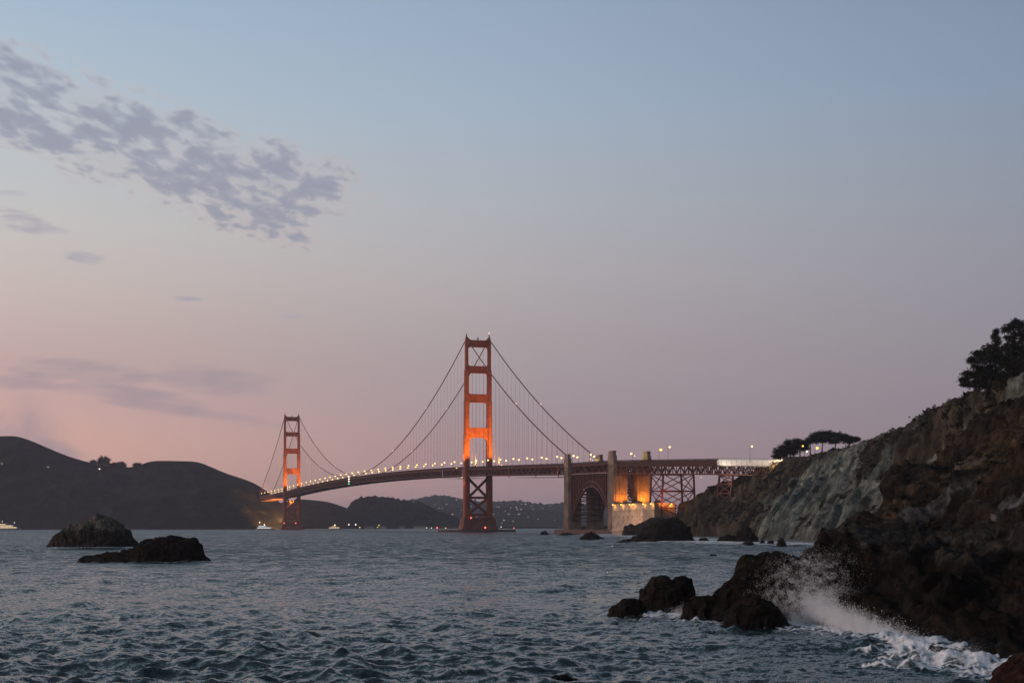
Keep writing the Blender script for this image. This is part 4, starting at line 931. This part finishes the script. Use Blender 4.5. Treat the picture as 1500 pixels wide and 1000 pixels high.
for k, (px, py, sd) in enumerate(wl):
    a, b = ((f0, f1), (f1, f2))[sd]
    q = np.clip((px - (897, 958.5)[sd]) / ((61.5, 29.5)[sd]), .03, .97); p = a + (b - a) * q; d = (b - a) / np.linalg.norm(b - a); nrm_ = np.array((d[1], -d[0], 0)); p = flatz(p, ZT - .2) + nrm_ * 1.9
    r_ = empty('wall_lamp', tuple(p), ['wall lamp at the left corner of the fort', 'second wall lamp along the fort parapet', 'left of a close pair of wall lamps on the fort', 'right of a close pair of wall lamps on the fort', 'wall lamp right of the middle of the fort parapet', 'wall lamp at the fort corner', 'lone wall lamp on the dark side of the fort'][k], 'wall lamp', 'fort wall lamps')
    mb = MB(); mb.bar(p - nrm_ * 1.4 + (0, 0, .5), p + (0, 0, .5), .25, .25); mb.tube([p + (0, 0, .5), p + (0, 0, .95)], [.9, .25], 8); mb.build('bracket', M['darkmetal'], r_)
    mb = MB(); mb.ball(p, .62, 8, 6); mb.build('bulb', M['lampo'], r_)
    light('lamp_light', p - (0, 0, .9), 700, (1, .50, .12), r_, rad=.3)
flood(flatz(f0 + (f1 - f0) * .5, 3.2) + np.array((-10, -26, 0)), flatz(f0 + (f1 - f0) * .5, 14), 20000, (1, .62, .40), 'floodlight on the shore lighting the fort wall', 'lamp', .8, 90)
for t_, w_0, zz_, pw_, lb in ((-476, -13, 27, 9000, 'orange floodlight at the foot of the second pylon, near its outer edge'), (-476, -7, 28.5, 7000, 'orange floodlight at the foot of the second pylon, by the gap'), (-476, 8, 27, 13000, 'orange floodlight at the foot of the far pylon shaft, by the gap'), (-477, 14, 27, 13000, 'orange floodlight at the foot of the far pylon shaft, outer side'), (-520, 2, 27, 9000, 'orange floodlight on the fort roof under the truss')):
    flood(Pt(t_, w_0, zz_), Pt(t_ + (6 if t_ > -500 else -16), w_0 * .96, zz_ + 9), pw_, (1, .31, .03), lb, size=.9, spot=140)
flood(flatz(Pt(-575, -19, 0), ZT - 2), Pt(-556, 2, 36), 24000, (1, .27, .06), 'reddish floodlight beside the steel trestle', size=1.0, spot=100)
for t0, lb in ((-340.5, 'yellow lamp lighting the far shaft of the first pylon'), (-450, 'yellow lamp lighting the far shaft of the second pylon')):
    flood(Pt(t0 + 5, 11.6, rail_z(t0) + 4.5), Pt(t0 - 9, 16.3, rail_z(t0) + 3.5), 14000, (1, .72, .12), lb, 'lampy', .8, 100, .3)
flood(Pt(-776, -27, 49.5), Pt(-745, -16, 50), 30000, (1, .74, .42), 'bright floodlight at the right end of the white wrapped scaffold', 'lamp', .6, 120)
flood(Pt(-680, -34, 42), Pt(-700, -17, 53), 16000, (1, .85, .66), 'floodlight on the slope below the white wrapped scaffold', 'lamp', .5, 140)
mb = MB(); wl_ = [P3(817, 780, 1405), P3(908, 780, 1272)]
a, b = flatz(wl_[0], 0), flatz(wl_[1], 0)
mb.bar(a + (0, 0, .6), b + (0, 0, .6), 7, 5.0); mb.bar(a + (-.6, -1.2, 3.4), b + (-.6, -1.2, 3.4), 1.0, .7)
tag(mb.build('seawall', M['fender']), 'low sea wall under the arch between the two pylons', 'sea wall')
# ground the fort and the trestles stand on
mb_ = loft('headland', [[P3(px, 781, Y) + (0, -6, -3), P3(px, 770, Y) + (4, 14, -6), P3(px, 770, Y) + (16, 60, 0), P3(px, 770, Y) + (40, 140, -3)] for px, Y in ((830, 1420), (870, 1370), (910, 1310), (960, 1290), (1000, 1280), (1060, 1270))], 80, 30,
           lambda p, a_, b_: .8 * fbm(p / 20, 4, 8), M['cliffgrey'], lambda p: p[:, 0] * 0); mb_['kind'] = 'structure'; mb_['label'] = 'low ground under the arch and the viaduct'

# ------------------------------------------------------------------ trees
def tree(label, base, trunkpts, blobs, leaf, n_per, seed, group=None, m='leaf', trunk_r=.35):
    """blobs: (centre xyz, rx, ry, rz) sprays of foliage; every leaf a small face; limbs reach into each spray"""
    rng = np.random.default_rng(seed)
    r_ = empty('cypress_tree' if m == 'leaf' else 'broad_tree', tuple(base), label, 'tree', group)
    mb = MB(); top = np.array(trunkpts[-1]); nT = len(trunkpts)
    mb.tube(trunkpts, [trunk_r * (1.3 - .9 * k / (nT - 1)) for k in range(nT)], 7)
    P_ = []
    for (c, rx, ry, rz) in blobs:
        c = np.array(c, float); k = min(range(nT), key=lambda j: abs(trunkpts[j][2] - (c[2] - rz * 1.2))); a = np.array(trunkpts[max(k, nT // 3)], float)
        mb.tube([a, (a + c) / 2 + np.array((0, 0, .08 * np.linalg.norm(c - a))), c], [trunk_r * .4, trunk_r * .28, trunk_r * .12], 5)
        ncl = int(np.clip(n_per * (rx * ry * rz) ** .8 / leaf ** 2.4 * .35, 40, 420))
        d = rng.normal(size=(ncl, 3)); d /= np.linalg.norm(d, axis=1)[:, None]; rad = rng.uniform(.2, 1.22, (ncl, 1)) ** .8
        cl_ = c + d * rad * (rx, ry, rz)
        q = np.repeat(cl_, 20, 0); P_.append(q + rng.normal(0, leaf * .75, q.shape) * (1.2, 1.2, .75))
    mb.build('trunk', M['bark'], r_)
    p = np.concatenate(P_); nL = len(p)
    e1 = rng.normal(size=(nL, 3)) * (1, 1, .55); e1 /= np.linalg.norm(e1, axis=1)[:, None]
    e2 = np.cross(e1, rng.normal(size=(nL, 3))); e2 /= np.linalg.norm(e2, axis=1)[:, None]
    s_ = (leaf * rng.uniform(.45, 1.1, nL))[:, None]
    Vq = np.stack([p - e1 * s_ * .8, p - e2 * s_ * .28, p + e1 * s_ * .9, p + e2 * s_ * .28], 1).reshape(-1, 3)
    mesh_np('crown', Vq, np.arange(nL * 4).reshape(-1, 4), None, M[m], r_)
    return r_
def px_tree(label, bx, by, Y, crown, leaf, n_per, seed, group, m='leaf', lean=0, tr=.35):
    """crown: list of (px, py, half width px, half height px) sprays"""
    b = P3(bx, by, Y); k = Y / F; rng = random.Random(seed); bl = []
    topy = min(c[1] for c in crown); tx = sum(c[0] for c in crown) / len(crown)
    for (cx, cy, hx, hy) in crown: bl.append((P3(cx, cy, Y) + np.array((0, rng.uniform(-.5, .5) * hx * k, 0)), hx * k, hx * k * .95, hy * k * (1.25 if Y < 600 else 1.45)))
    t = P3(tx * .6 + bx * .4, topy + 3, Y)
    pts = [b - (0, 0, 1.2), b * .7 + t * .3 + (rng.uniform(-.5, .5), 0, 0), b * .4 + t * .6 + (rng.uniform(-.6, .6), 0, 0), t]
    return tree(label, b, pts, bl, leaf, n_per, seed, group, m, tr)
G1 = 'dark cypresses on the cliff top at the right edge'
YC = 492
px_tree('leftmost low cypress of the cliff top group with a branch reaching left', 1431, 574, YC - 4, [(1412, 556, 6, 2.2), (1419, 548, 8, 4), (1424, 562, 10, 5), (1430, 538, 9, 5.5), (1434, 552, 12, 8), (1424, 527, 6, 3.5), (1437, 528, 9, 6), (1414, 562, 6, 1.5), (1441, 562, 11, 7), (1444, 545, 10, 8)], .55, 5, 301, G1)
px_tree('bushy middle cypress of the cliff top group', 1450, 571, YC, [(1440, 518, 9, 5), (1448, 511, 9, 5), (1452, 523, 12, 7), (1456, 537, 13, 9), (1448, 549, 13, 9), (1460, 556, 13, 9), (1430, 519, 6, 3), (1464, 524, 9, 6), (1446, 565, 11, 5)], .55, 5, 302, G1)
px_tree('thin spiky cypress standing between two broad ones', 1459, 566, YC + 3, [(1459, 486, 2.0, 3.5), (1459, 493, 4.2, 3.2), (1460, 500, 5.5, 3.5), (1459, 508, 8, 5), (1461, 518, 9, 6)], .45, 6, 303, G1, tr=.25)
px_tree('tallest broad cypress cut by the right edge of the photo', 1484, 553, YC + 2, [(1474, 483, 8, 3.5), (1484, 478, 10, 5), (1494, 473, 10, 5), (1502, 480, 9, 7), (1490, 489, 11, 5), (1480, 495, 8, 3), (1500, 497, 11, 7), (1512, 486, 10, 8), (1484, 506, 9, 5)], .55, 5, 304, G1, tr=.4)
px_tree('dense low cypress under the tallest one', 1478, 560, YC - 3, [(1472, 511, 9, 5), (1484, 517, 12, 8), (1472, 530, 12, 9), (1488, 531, 13, 10), (1478, 545, 14, 10), (1498, 519, 11, 8), (1468, 553, 12, 9), (1490, 545, 12, 9)], .55, 5, 305, G1)
px_tree('cypress at the very edge of the photo, lowest of the group', 1500, 545, YC - 6, [(1498, 532, 11, 8), (1508, 522, 13, 9), (1500, 508, 10, 6), (1512, 534, 13, 8)], .55, 5, 306, G1)
G2 = 'flat topped trees by the end of the viaduct'
FT = [(1143, 671, [(1139, 661, 6, 3.2), (1147, 656, 6, 3), (1138, 667, 5, 2.5), (1150, 664, 6, 3)], 'leftmost flat topped tree at the viaduct end, low and bushy'),
      (1157, 669, [(1154, 649, 5, 3), (1160, 655, 7, 3.5), (1152, 659, 6, 3), (1163, 662, 6, 3)], 'bushy tree with a pointed tuft second from the viaduct end'),
      (1172, 666, [(1168, 647, 5, 2.8), (1176, 650, 7, 3.2), (1166, 655, 7, 3.4), (1178, 657, 6, 2.5)], 'leaning tree third from the viaduct end'),
      (1187, 664, [(1182, 648, 6, 2.5), (1192, 641, 6, 2.6), (1188, 646, 8, 3)], 'slender flat topped tree with open trunk in the middle of the row'),
      (1204, 661, [(1198, 637, 8, 3), (1208, 635, 9, 3), (1203, 643, 11, 3.5), (1214, 641, 7, 3)], 'highest flat topped tree of the row'),
      (1223, 657, [(1217, 635, 8, 2.8), (1226, 637, 9, 3.2), (1234, 641, 8, 3), (1222, 645, 9, 3)], 'wide flat topped tree right of the highest one'),
      (1243, 652, [(1238, 642, 8, 2.6), (1248, 643, 7, 2.4), (1255, 644, 5, 1.8), (1243, 646, 8, 2.2)], 'rightmost low flat topped tree on the cliff brow')]
for k, (bx, by, cr, lb) in enumerate(FT): px_tree(lb, bx, by, 905, cr, .85, 6, 320 + k, G2)
for k, (px, py, r_x, r_y, lb) in enumerate([(137, 678, 4, 3, 'small round tree left of the big one on the headland crest'), (152, 677, 9, 6.5, 'big round tree on the headland crest'), (167, 681.5, 5.5, 3, 'left of two low spreading trees on the headland crest'), (178, 681, 6, 3.5, 'right of two low spreading trees on the headland crest'), (202, 681.5, 6, 2.6, 'lone low tree in the saddle of the headland')]):
    px_tree(lb, px, py + 6, 3480, [(px - r_x * .4, py, r_x * .6, r_y * .7), (px + r_x * .4, py + .4, r_x * .6, r_y * .7), (px, py - r_y * .4, r_x * .7, r_y * .6)], 2.4, 9, 340 + k, 'trees on the headland crest', 'leaffar', tr=.7)

# ------------------------------------------------------------------ ferries and far lights
def boat(px0, px1, Y, decks, label, mast, lit='win', flip=1):
    x0, x1 = (px0 - 750) / F * Y, (px1 - 750) / F * Y; L = x1 - x0; cx = (x0 + x1) / 2; Bm = max(5, L * .2)
    r_ = empty('ferry', (cx, Y, 0), label, 'boat')
    def X(q): return cx + flip * (q - .5) * L
    mb = MB(); st = [(0, .8, 2.2), (.08, 1, 2.2), (.7, 1, 2.3), (.88, .62, 2.7), (1.0, .04, 3.2)]
    V = []; 
    for q, b_, z in st: V += [(X(q - (.04 if q == 1 else 0)), Y - Bm / 2 * b_ * .8, -.6), (X(q), Y - Bm / 2 * b_, z), (X(q), Y + Bm / 2 * b_, z), (X(q - (.04 if q == 1 else 0)), Y + Bm / 2 * b_ * .8, -.6)]
    Fs = [(4 * k + i, 4 * k + (i + 1) % 4, 4 * k + 4 + (i + 1) % 4, 4 * k + 4 + i) for k in range(4) for i in range(4)] + [(0, 1, 2, 3), (19, 18, 17, 16)]
    mb.add(V, Fs); mb.build('hull', M['boat'], r_)
    z = 2.25
    for d, (a, b, h) in enumerate(decks):
        mb = MB(); xa, xb = sorted((X(a), X(b))); w2 = Bm / 2 * (.86 - .12 * d)
        mb.box((xa, Y - w2, z), (xb, Y + w2, z + h)); mb.box((xa - .5, Y - w2 - .5, z + h), (xb + .5, Y + w2 + .5, z + h + .25)); cb = mb.build('cabin', M['boat'], r_)
        mb = MB(); nw = max(3, int((xb - xa) / 2.6))
        for k in range(nw):
            c = xa + (k + .5) * (xb - xa) / nw; mb.box((c - .95, Y - w2 - .06, z + h * .25), (c + .95, Y - w2 + .1, z + h * .82))
        mb.build('windows', M[lit], cb); z += h + .25
    for q, h in mast:
        mb = MB(); mb.tube([(X(q), Y, z - .3), (X(q), Y, z + h)], [.3, .15], 6); ms = mb.build('mast', M['grate'], r_)
        mb = MB(); mb.ball((X(q), Y, z + h + .5), .95, 8, 6); mb.build('masthead_lamp', M['cool' if px0 < 0 else 'lampw'], ms)
boat(-28, 32, 2920, [(.04, .9, 3.2), (.1, .8, 3.), (.35, .62, 2.4)], 'large lit white ferry cut by the left edge of the photo', [(.52, 4), (.82, 1.5)], 'win')
boat(375, 402, 2700, [(.08, .82, 2.6), (.15, .55, 2.2)], 'white ferry with a bright masthead lamp left of the far tower', [(.2, 5.5), (.45, 1.2)], 'cool')
boat(481, 500, 2900, [(.06, .86, 2.6), (.3, .62, 1.8)], 'small pale lit boat right of the far tower', [(.5, 1.2)], 'win')
bpy.context.view_layer.update(); DG = bpy.context.evaluated_depsgraph_get()
from mathutils import Vector
HILLS = [o for o in COL.objects if o.name.startswith('hills')]
from mathutils.bvhtree import BVHTree
BV = []
for o in HILLS:
    me = o.data; BV.append(BVHTree.FromPolygons([v.co for v in me.vertices], [p.vertices for p in me.polygons]))
def onhill(px, py):
    d = Vector(((px - 750) / F, 1, (HZ - py) / F)).normalized(); best = None
    for b in BV:
        h = b.ray_cast(Vector((0, 0, EYE)), d)
        if h[0] is not None and (best is None or h[3] < best[1]): best = (h[0], h[3])
    return best[0] if best else None
hp = None
def house(px, py, s, label, group, m='town'):
    p = onhill(px, py)
    if p is None: return
    r_ = empty('house', tuple(p), label, 'house', group); x, y, z = p
    k = s * y / 7000 * .62
    mb = MB(); mb.box((x - 1.5 * k, y - k * 1.0, z - k * 1.5), (x + 1.5 * k, y + k, z + k)); mb.build('wall', M['stucco'], r_)
    mb = MB(); mb.prism([(x - 1.7 * k, y - 1.2 * k, z + k), (x + 1.7 * k, y - 1.2 * k, z + k), (x + 1.7 * k, y + 1.2 * k, z + k), (x - 1.7 * k, y + 1.2 * k, z + k)], [(x - 1.2 * k, y - .1 * k, z + 1.7 * k), (x + 1.2 * k, y - .1 * k, z + 1.7 * k), (x + 1.2 * k, y + .1 * k, z + 1.7 * k), (x - 1.2 * k, y + .1 * k, z + 1.7 * k)]); mb.build('roof', M['roof'], r_)
    rr = random.Random(int(px * 10 + py))
    mb = MB(); c = x + rr.uniform(-.5, .5) * k; mb.box((c - .45 * k, y - 1.06 * k, z - .15 * k), (c + .45 * k, y - .9 * k, z + .6 * k)); mb.build('window', M[m], r_)
HG = np.array(onhill(404, 752)); print('HG', HG, np.linalg.norm(HG - Pt(SPAN + 60, -17, 66)))
flood(Pt(SPAN + 4, -20, 17.5), HG, 20000000, (1, .48, .12), 'floodlight on the far tower pier shining onto the headland', size=.8, spot=38)
GH = 'lit houses scattered on the far hillside'
for px, py, s in [(668.8, 731.6, 5), (643, 744.2, 5), (648, 744.4, 5), (727, 742.4, 5), (731, 742.6, 4), (733.6, 737.2, 5), (756, 743.2, 6), (757.5, 746, 5), (763, 746.2, 6), (769.6, 738.6, 6), (764, 738.2, 4), (745, 753, 6), (760, 753, 6), (738.7, 762, 6),
                  (751.6, 763.5, 5), (748, 743.5, 4), (723, 753, 5), (723, 758.6, 5), (663, 753, 6), (706, 735.2, 5), (740, 748, 4), (778, 741, 4), (781, 746, 4), (690, 742, 4), (654, 738.4, 4), (636, 739.2, 4), (773, 757, 4), (795, 744, 4), (806, 741.4, 3),
                  (735, 766, 4), (676, 747, 4), (698, 757, 4), (812, 762, 4), (788, 760, 4)]:
    house(px, py, s, 'tiny lit house on the far hillside behind the near tower', GH)
for px, py, s, lb in [(70, 684, 7, 'lit house on the headland below the steep slope'), (145.5, 687, 8, 'bright white lit house near the headland crest trees'), (3, 679, 6, 'dim lit house at the left edge of the headland')]:
    house(px, py, s, lb, None, 'lampw' if px == 145.5 else 'town')
GS = 'lamps along the far shore between the towers'
for px, py, r, lb in [(511, 768, 1.5, 'left of two bright white shore lamps right of the small boat'), (521, 768, 1.5, 'right of two bright white shore lamps right of the small boat'), (527, 772, 1.2, 'low yellow shore lamp beside the two bright ones'), (555, 769, 1.2, 'upper of two stacked shore lamps under the wooded hill'),
                      (553, 772, 1.1, 'lower of two stacked shore lamps under the wooded hill'), (625, 773, 1.2, 'left of two small shore lamps near the fender'), (632, 773, 1.2, 'right of two small shore lamps near the fender'), (734, 771.5, 1.0, 'faint shore lamp right of the near tower pier')]:
    Y = 3650 if px < 600 else 4070; p = P3(px, py, Y); o = lamp_proto(M['lampy' if 'yellow' in lb or 'stacked' in lb else 'lampw'], r, max(p[2] - .8, 1.2)); o.location = (p[0] - 1.4, p[1], .5); tag(o, lb, 'street lamp', GS)
for k, (a, b) in enumerate([(534, 548), (556, 566), (585, 592), (606, 622)]):
    Y = 3665 if a < 600 else 4078; x0, x1 = (a - 750) / F * Y, (b - 750) / F * Y
    r_ = empty('shed', ((x0 + x1) / 2, Y, 0), ['long pale shed on the far shore beside the bright lamps', 'pale shed on the far shore right of the stacked lamps', 'short pale shed alone on the far shore', 'long low shed on the far shore left of the near tower'][k], 'building', 'sheds on the far shore')
    mb = MB(); mb.box((x0, Y, -.5), (x1, Y + 9, 6)); mb.build('wall', M['stucco'], r_)
    mb = MB(); mb.prism([(x0 - .5, Y - .6, 6), (x1 + .5, Y - .6, 6), (x1 + .5, Y + 9.6, 6), (x0 - .5, Y + 9.6, 6)], [(x0 + .4, Y + 4, 8.4), (x1 - .4, Y + 4, 8.4), (x1 - .4, Y + 5, 8.4), (x0 + .4, Y + 5, 8.4)]); mb.build('roof', M['roof'], r_)

# ------------------------------------------------------------------ spray thrown up by the breaking wave
def spray():
    rng = np.random.default_rng(11); P_ = []; Sz = []
    def cloud(n, px, py, Y, sx, sy, sd, tilt=0, s=(.010, .030), skew=0., clump=None):
        a = rng.normal(0, sx, n); b = rng.normal(0, sy, n); 
        if skew: b = np.abs(b)
        c, s_ = math.cos(R(tilt)), math.sin(R(tilt)); Yv = Y + rng.normal(0, sd, n)
        x = px + a * c - b * s_; y = py - (a * s_ + b * c)
        if clump is not None:                                        # thrown in ropes and clumps
            keep = fbm(np.stack([a / 13, b / 11, a * 0 + px], 1), 4, 3, .6) + rng.normal(0, .28, n) > clump
            x, y, Yv = x[keep], y[keep], Yv[keep]; n = len(x)
            if n == 0: return
        P_.append(np.stack([(x - 750) / F * Yv, Yv, EYE + (HZ - y) / F * Yv], 1)); Sz.append(rng.uniform(s[0], s[1], n) * rng.choice([.7, 1, 1.6], n, p=[.5, .4, .1]))
    # thrown fan
    D_ = (.006, .018)
    cloud(30000, 1158, 862, 106.5, 25, 20, .8, 25, D_, 0, .12); cloud(28000, 1203, 853, 107, 24, 21, .8, -20, D_, 0, .12); cloud(9000, 1190, 826, 107, 28, 10, .6, 0, (.006, .02), 0, .2)
    cloud(26000, 1190, 882, 106, 24, 12, .8, 10, D_, 0, -.05); cloud(52000, 1215, 890, 105.5, 26, 15, .7, -25, D_, 0, -.12); cloud(56000, 1182, 905, 105, 20, 9, .6, 28, D_, 0, -.2); cloud(5000, 1135, 880, 106, 17, 18, .6, 0, D_, 0, .15)
    # sheet running up the shelf
    for q in np.linspace(0, 1, 26):
        px = 1195 + q * 150; py = 892 + q * 62; Y = 104.5 - q * 23
        cloud(9000, px, py, Y, 13, 7.5 - 1.5 * q, .5, -22, (.008, .024), 0, -.02); cloud(1500, px + 6, py - 12 + 4 * q, Y, 12, 8, .5, -22, (.008, .026), 0, .1)
    for q in np.linspace(0, 1, 10):
        cloud(6500, 1355 + q * 75, 982 - 6 * q, 77 - q * 4, 13, 9, .5, 0, (.006, .018), 0, .0); cloud(900, 1370 + q * 50, 960, 77, 15, 9, .5, 0, (.006, .02), 0, .12)
    cloud(2500, 955, 905, 114, 8, 3, .3, 20); cloud(5500, 1000, 896, 113, 10, 5, .4, 10, D_, 0, -.1)
    p = np.concatenate(P_); s_ = np.concatenate(Sz)[:, None]; k = p[:, 2] > -.05; p, s_ = p[k], s_[k]; n = len(p)
    ax = rng.normal(size=(n, 3)); ax /= np.linalg.norm(ax, axis=1)[:, None]; bx = np.cross(ax, rng.normal(size=(n, 3))); bx /= np.linalg.norm(bx, axis=1)[:, None]; cx = np.cross(ax, bx)
    V = np.stack([p + ax * s_, p - ax * s_ * .33 + bx * s_ * .94, p - ax * s_ * .33 - bx * s_ * .47 + cx * s_ * .82, p - ax * s_ * .33 - bx * s_ * .47 - cx * s_ * .82], 1).reshape(-1, 3)
    i = np.arange(n)[:, None] * 4; T = np.concatenate([i + (0, 1, 2), i + (0, 2, 3), i + (0, 3, 1), i + (1, 3, 2)])
    m = bpy.data.materials.new('spray_water'); m.use_nodes = True; b = m.node_tree.nodes['Principled BSDF']; b.inputs['Base Color'].default_value = (.92, .92, .93, 1); b.inputs['Roughness'].default_value = .6
    b.inputs['Subsurface Weight'].default_value = 0.
    o = mesh_np('spray', V, None, T, m); o['kind'] = 'stuff'; o['label'] = 'white spray of the wave breaking on the rocks'
spray()

# ------------------------------------------------------------------ haze
mb = MB(); mb.box((-36000, -36000, -60), (36000, 36000, 262))
hz = bpy.data.materials.new('haze'); hz.use_nodes = True; t = NT(hz.node_tree); t.n.clear()
v = t.new('ShaderNodeVolumePrincipled'); v.inputs['Color'].default_value = (.80, .82, .95, 1); v.inputs['Density'].default_value = 5.5e-5; v.inputs['Anisotropy'].default_value = .2
ou = t.new('ShaderNodeOutputMaterial'); t.l.new(v.outputs[0], ou.inputs['Volume'])
o = mb.build('haze', hz); o['kind'] = 'stuff'; o['label'] = 'thin evening haze over the strait'
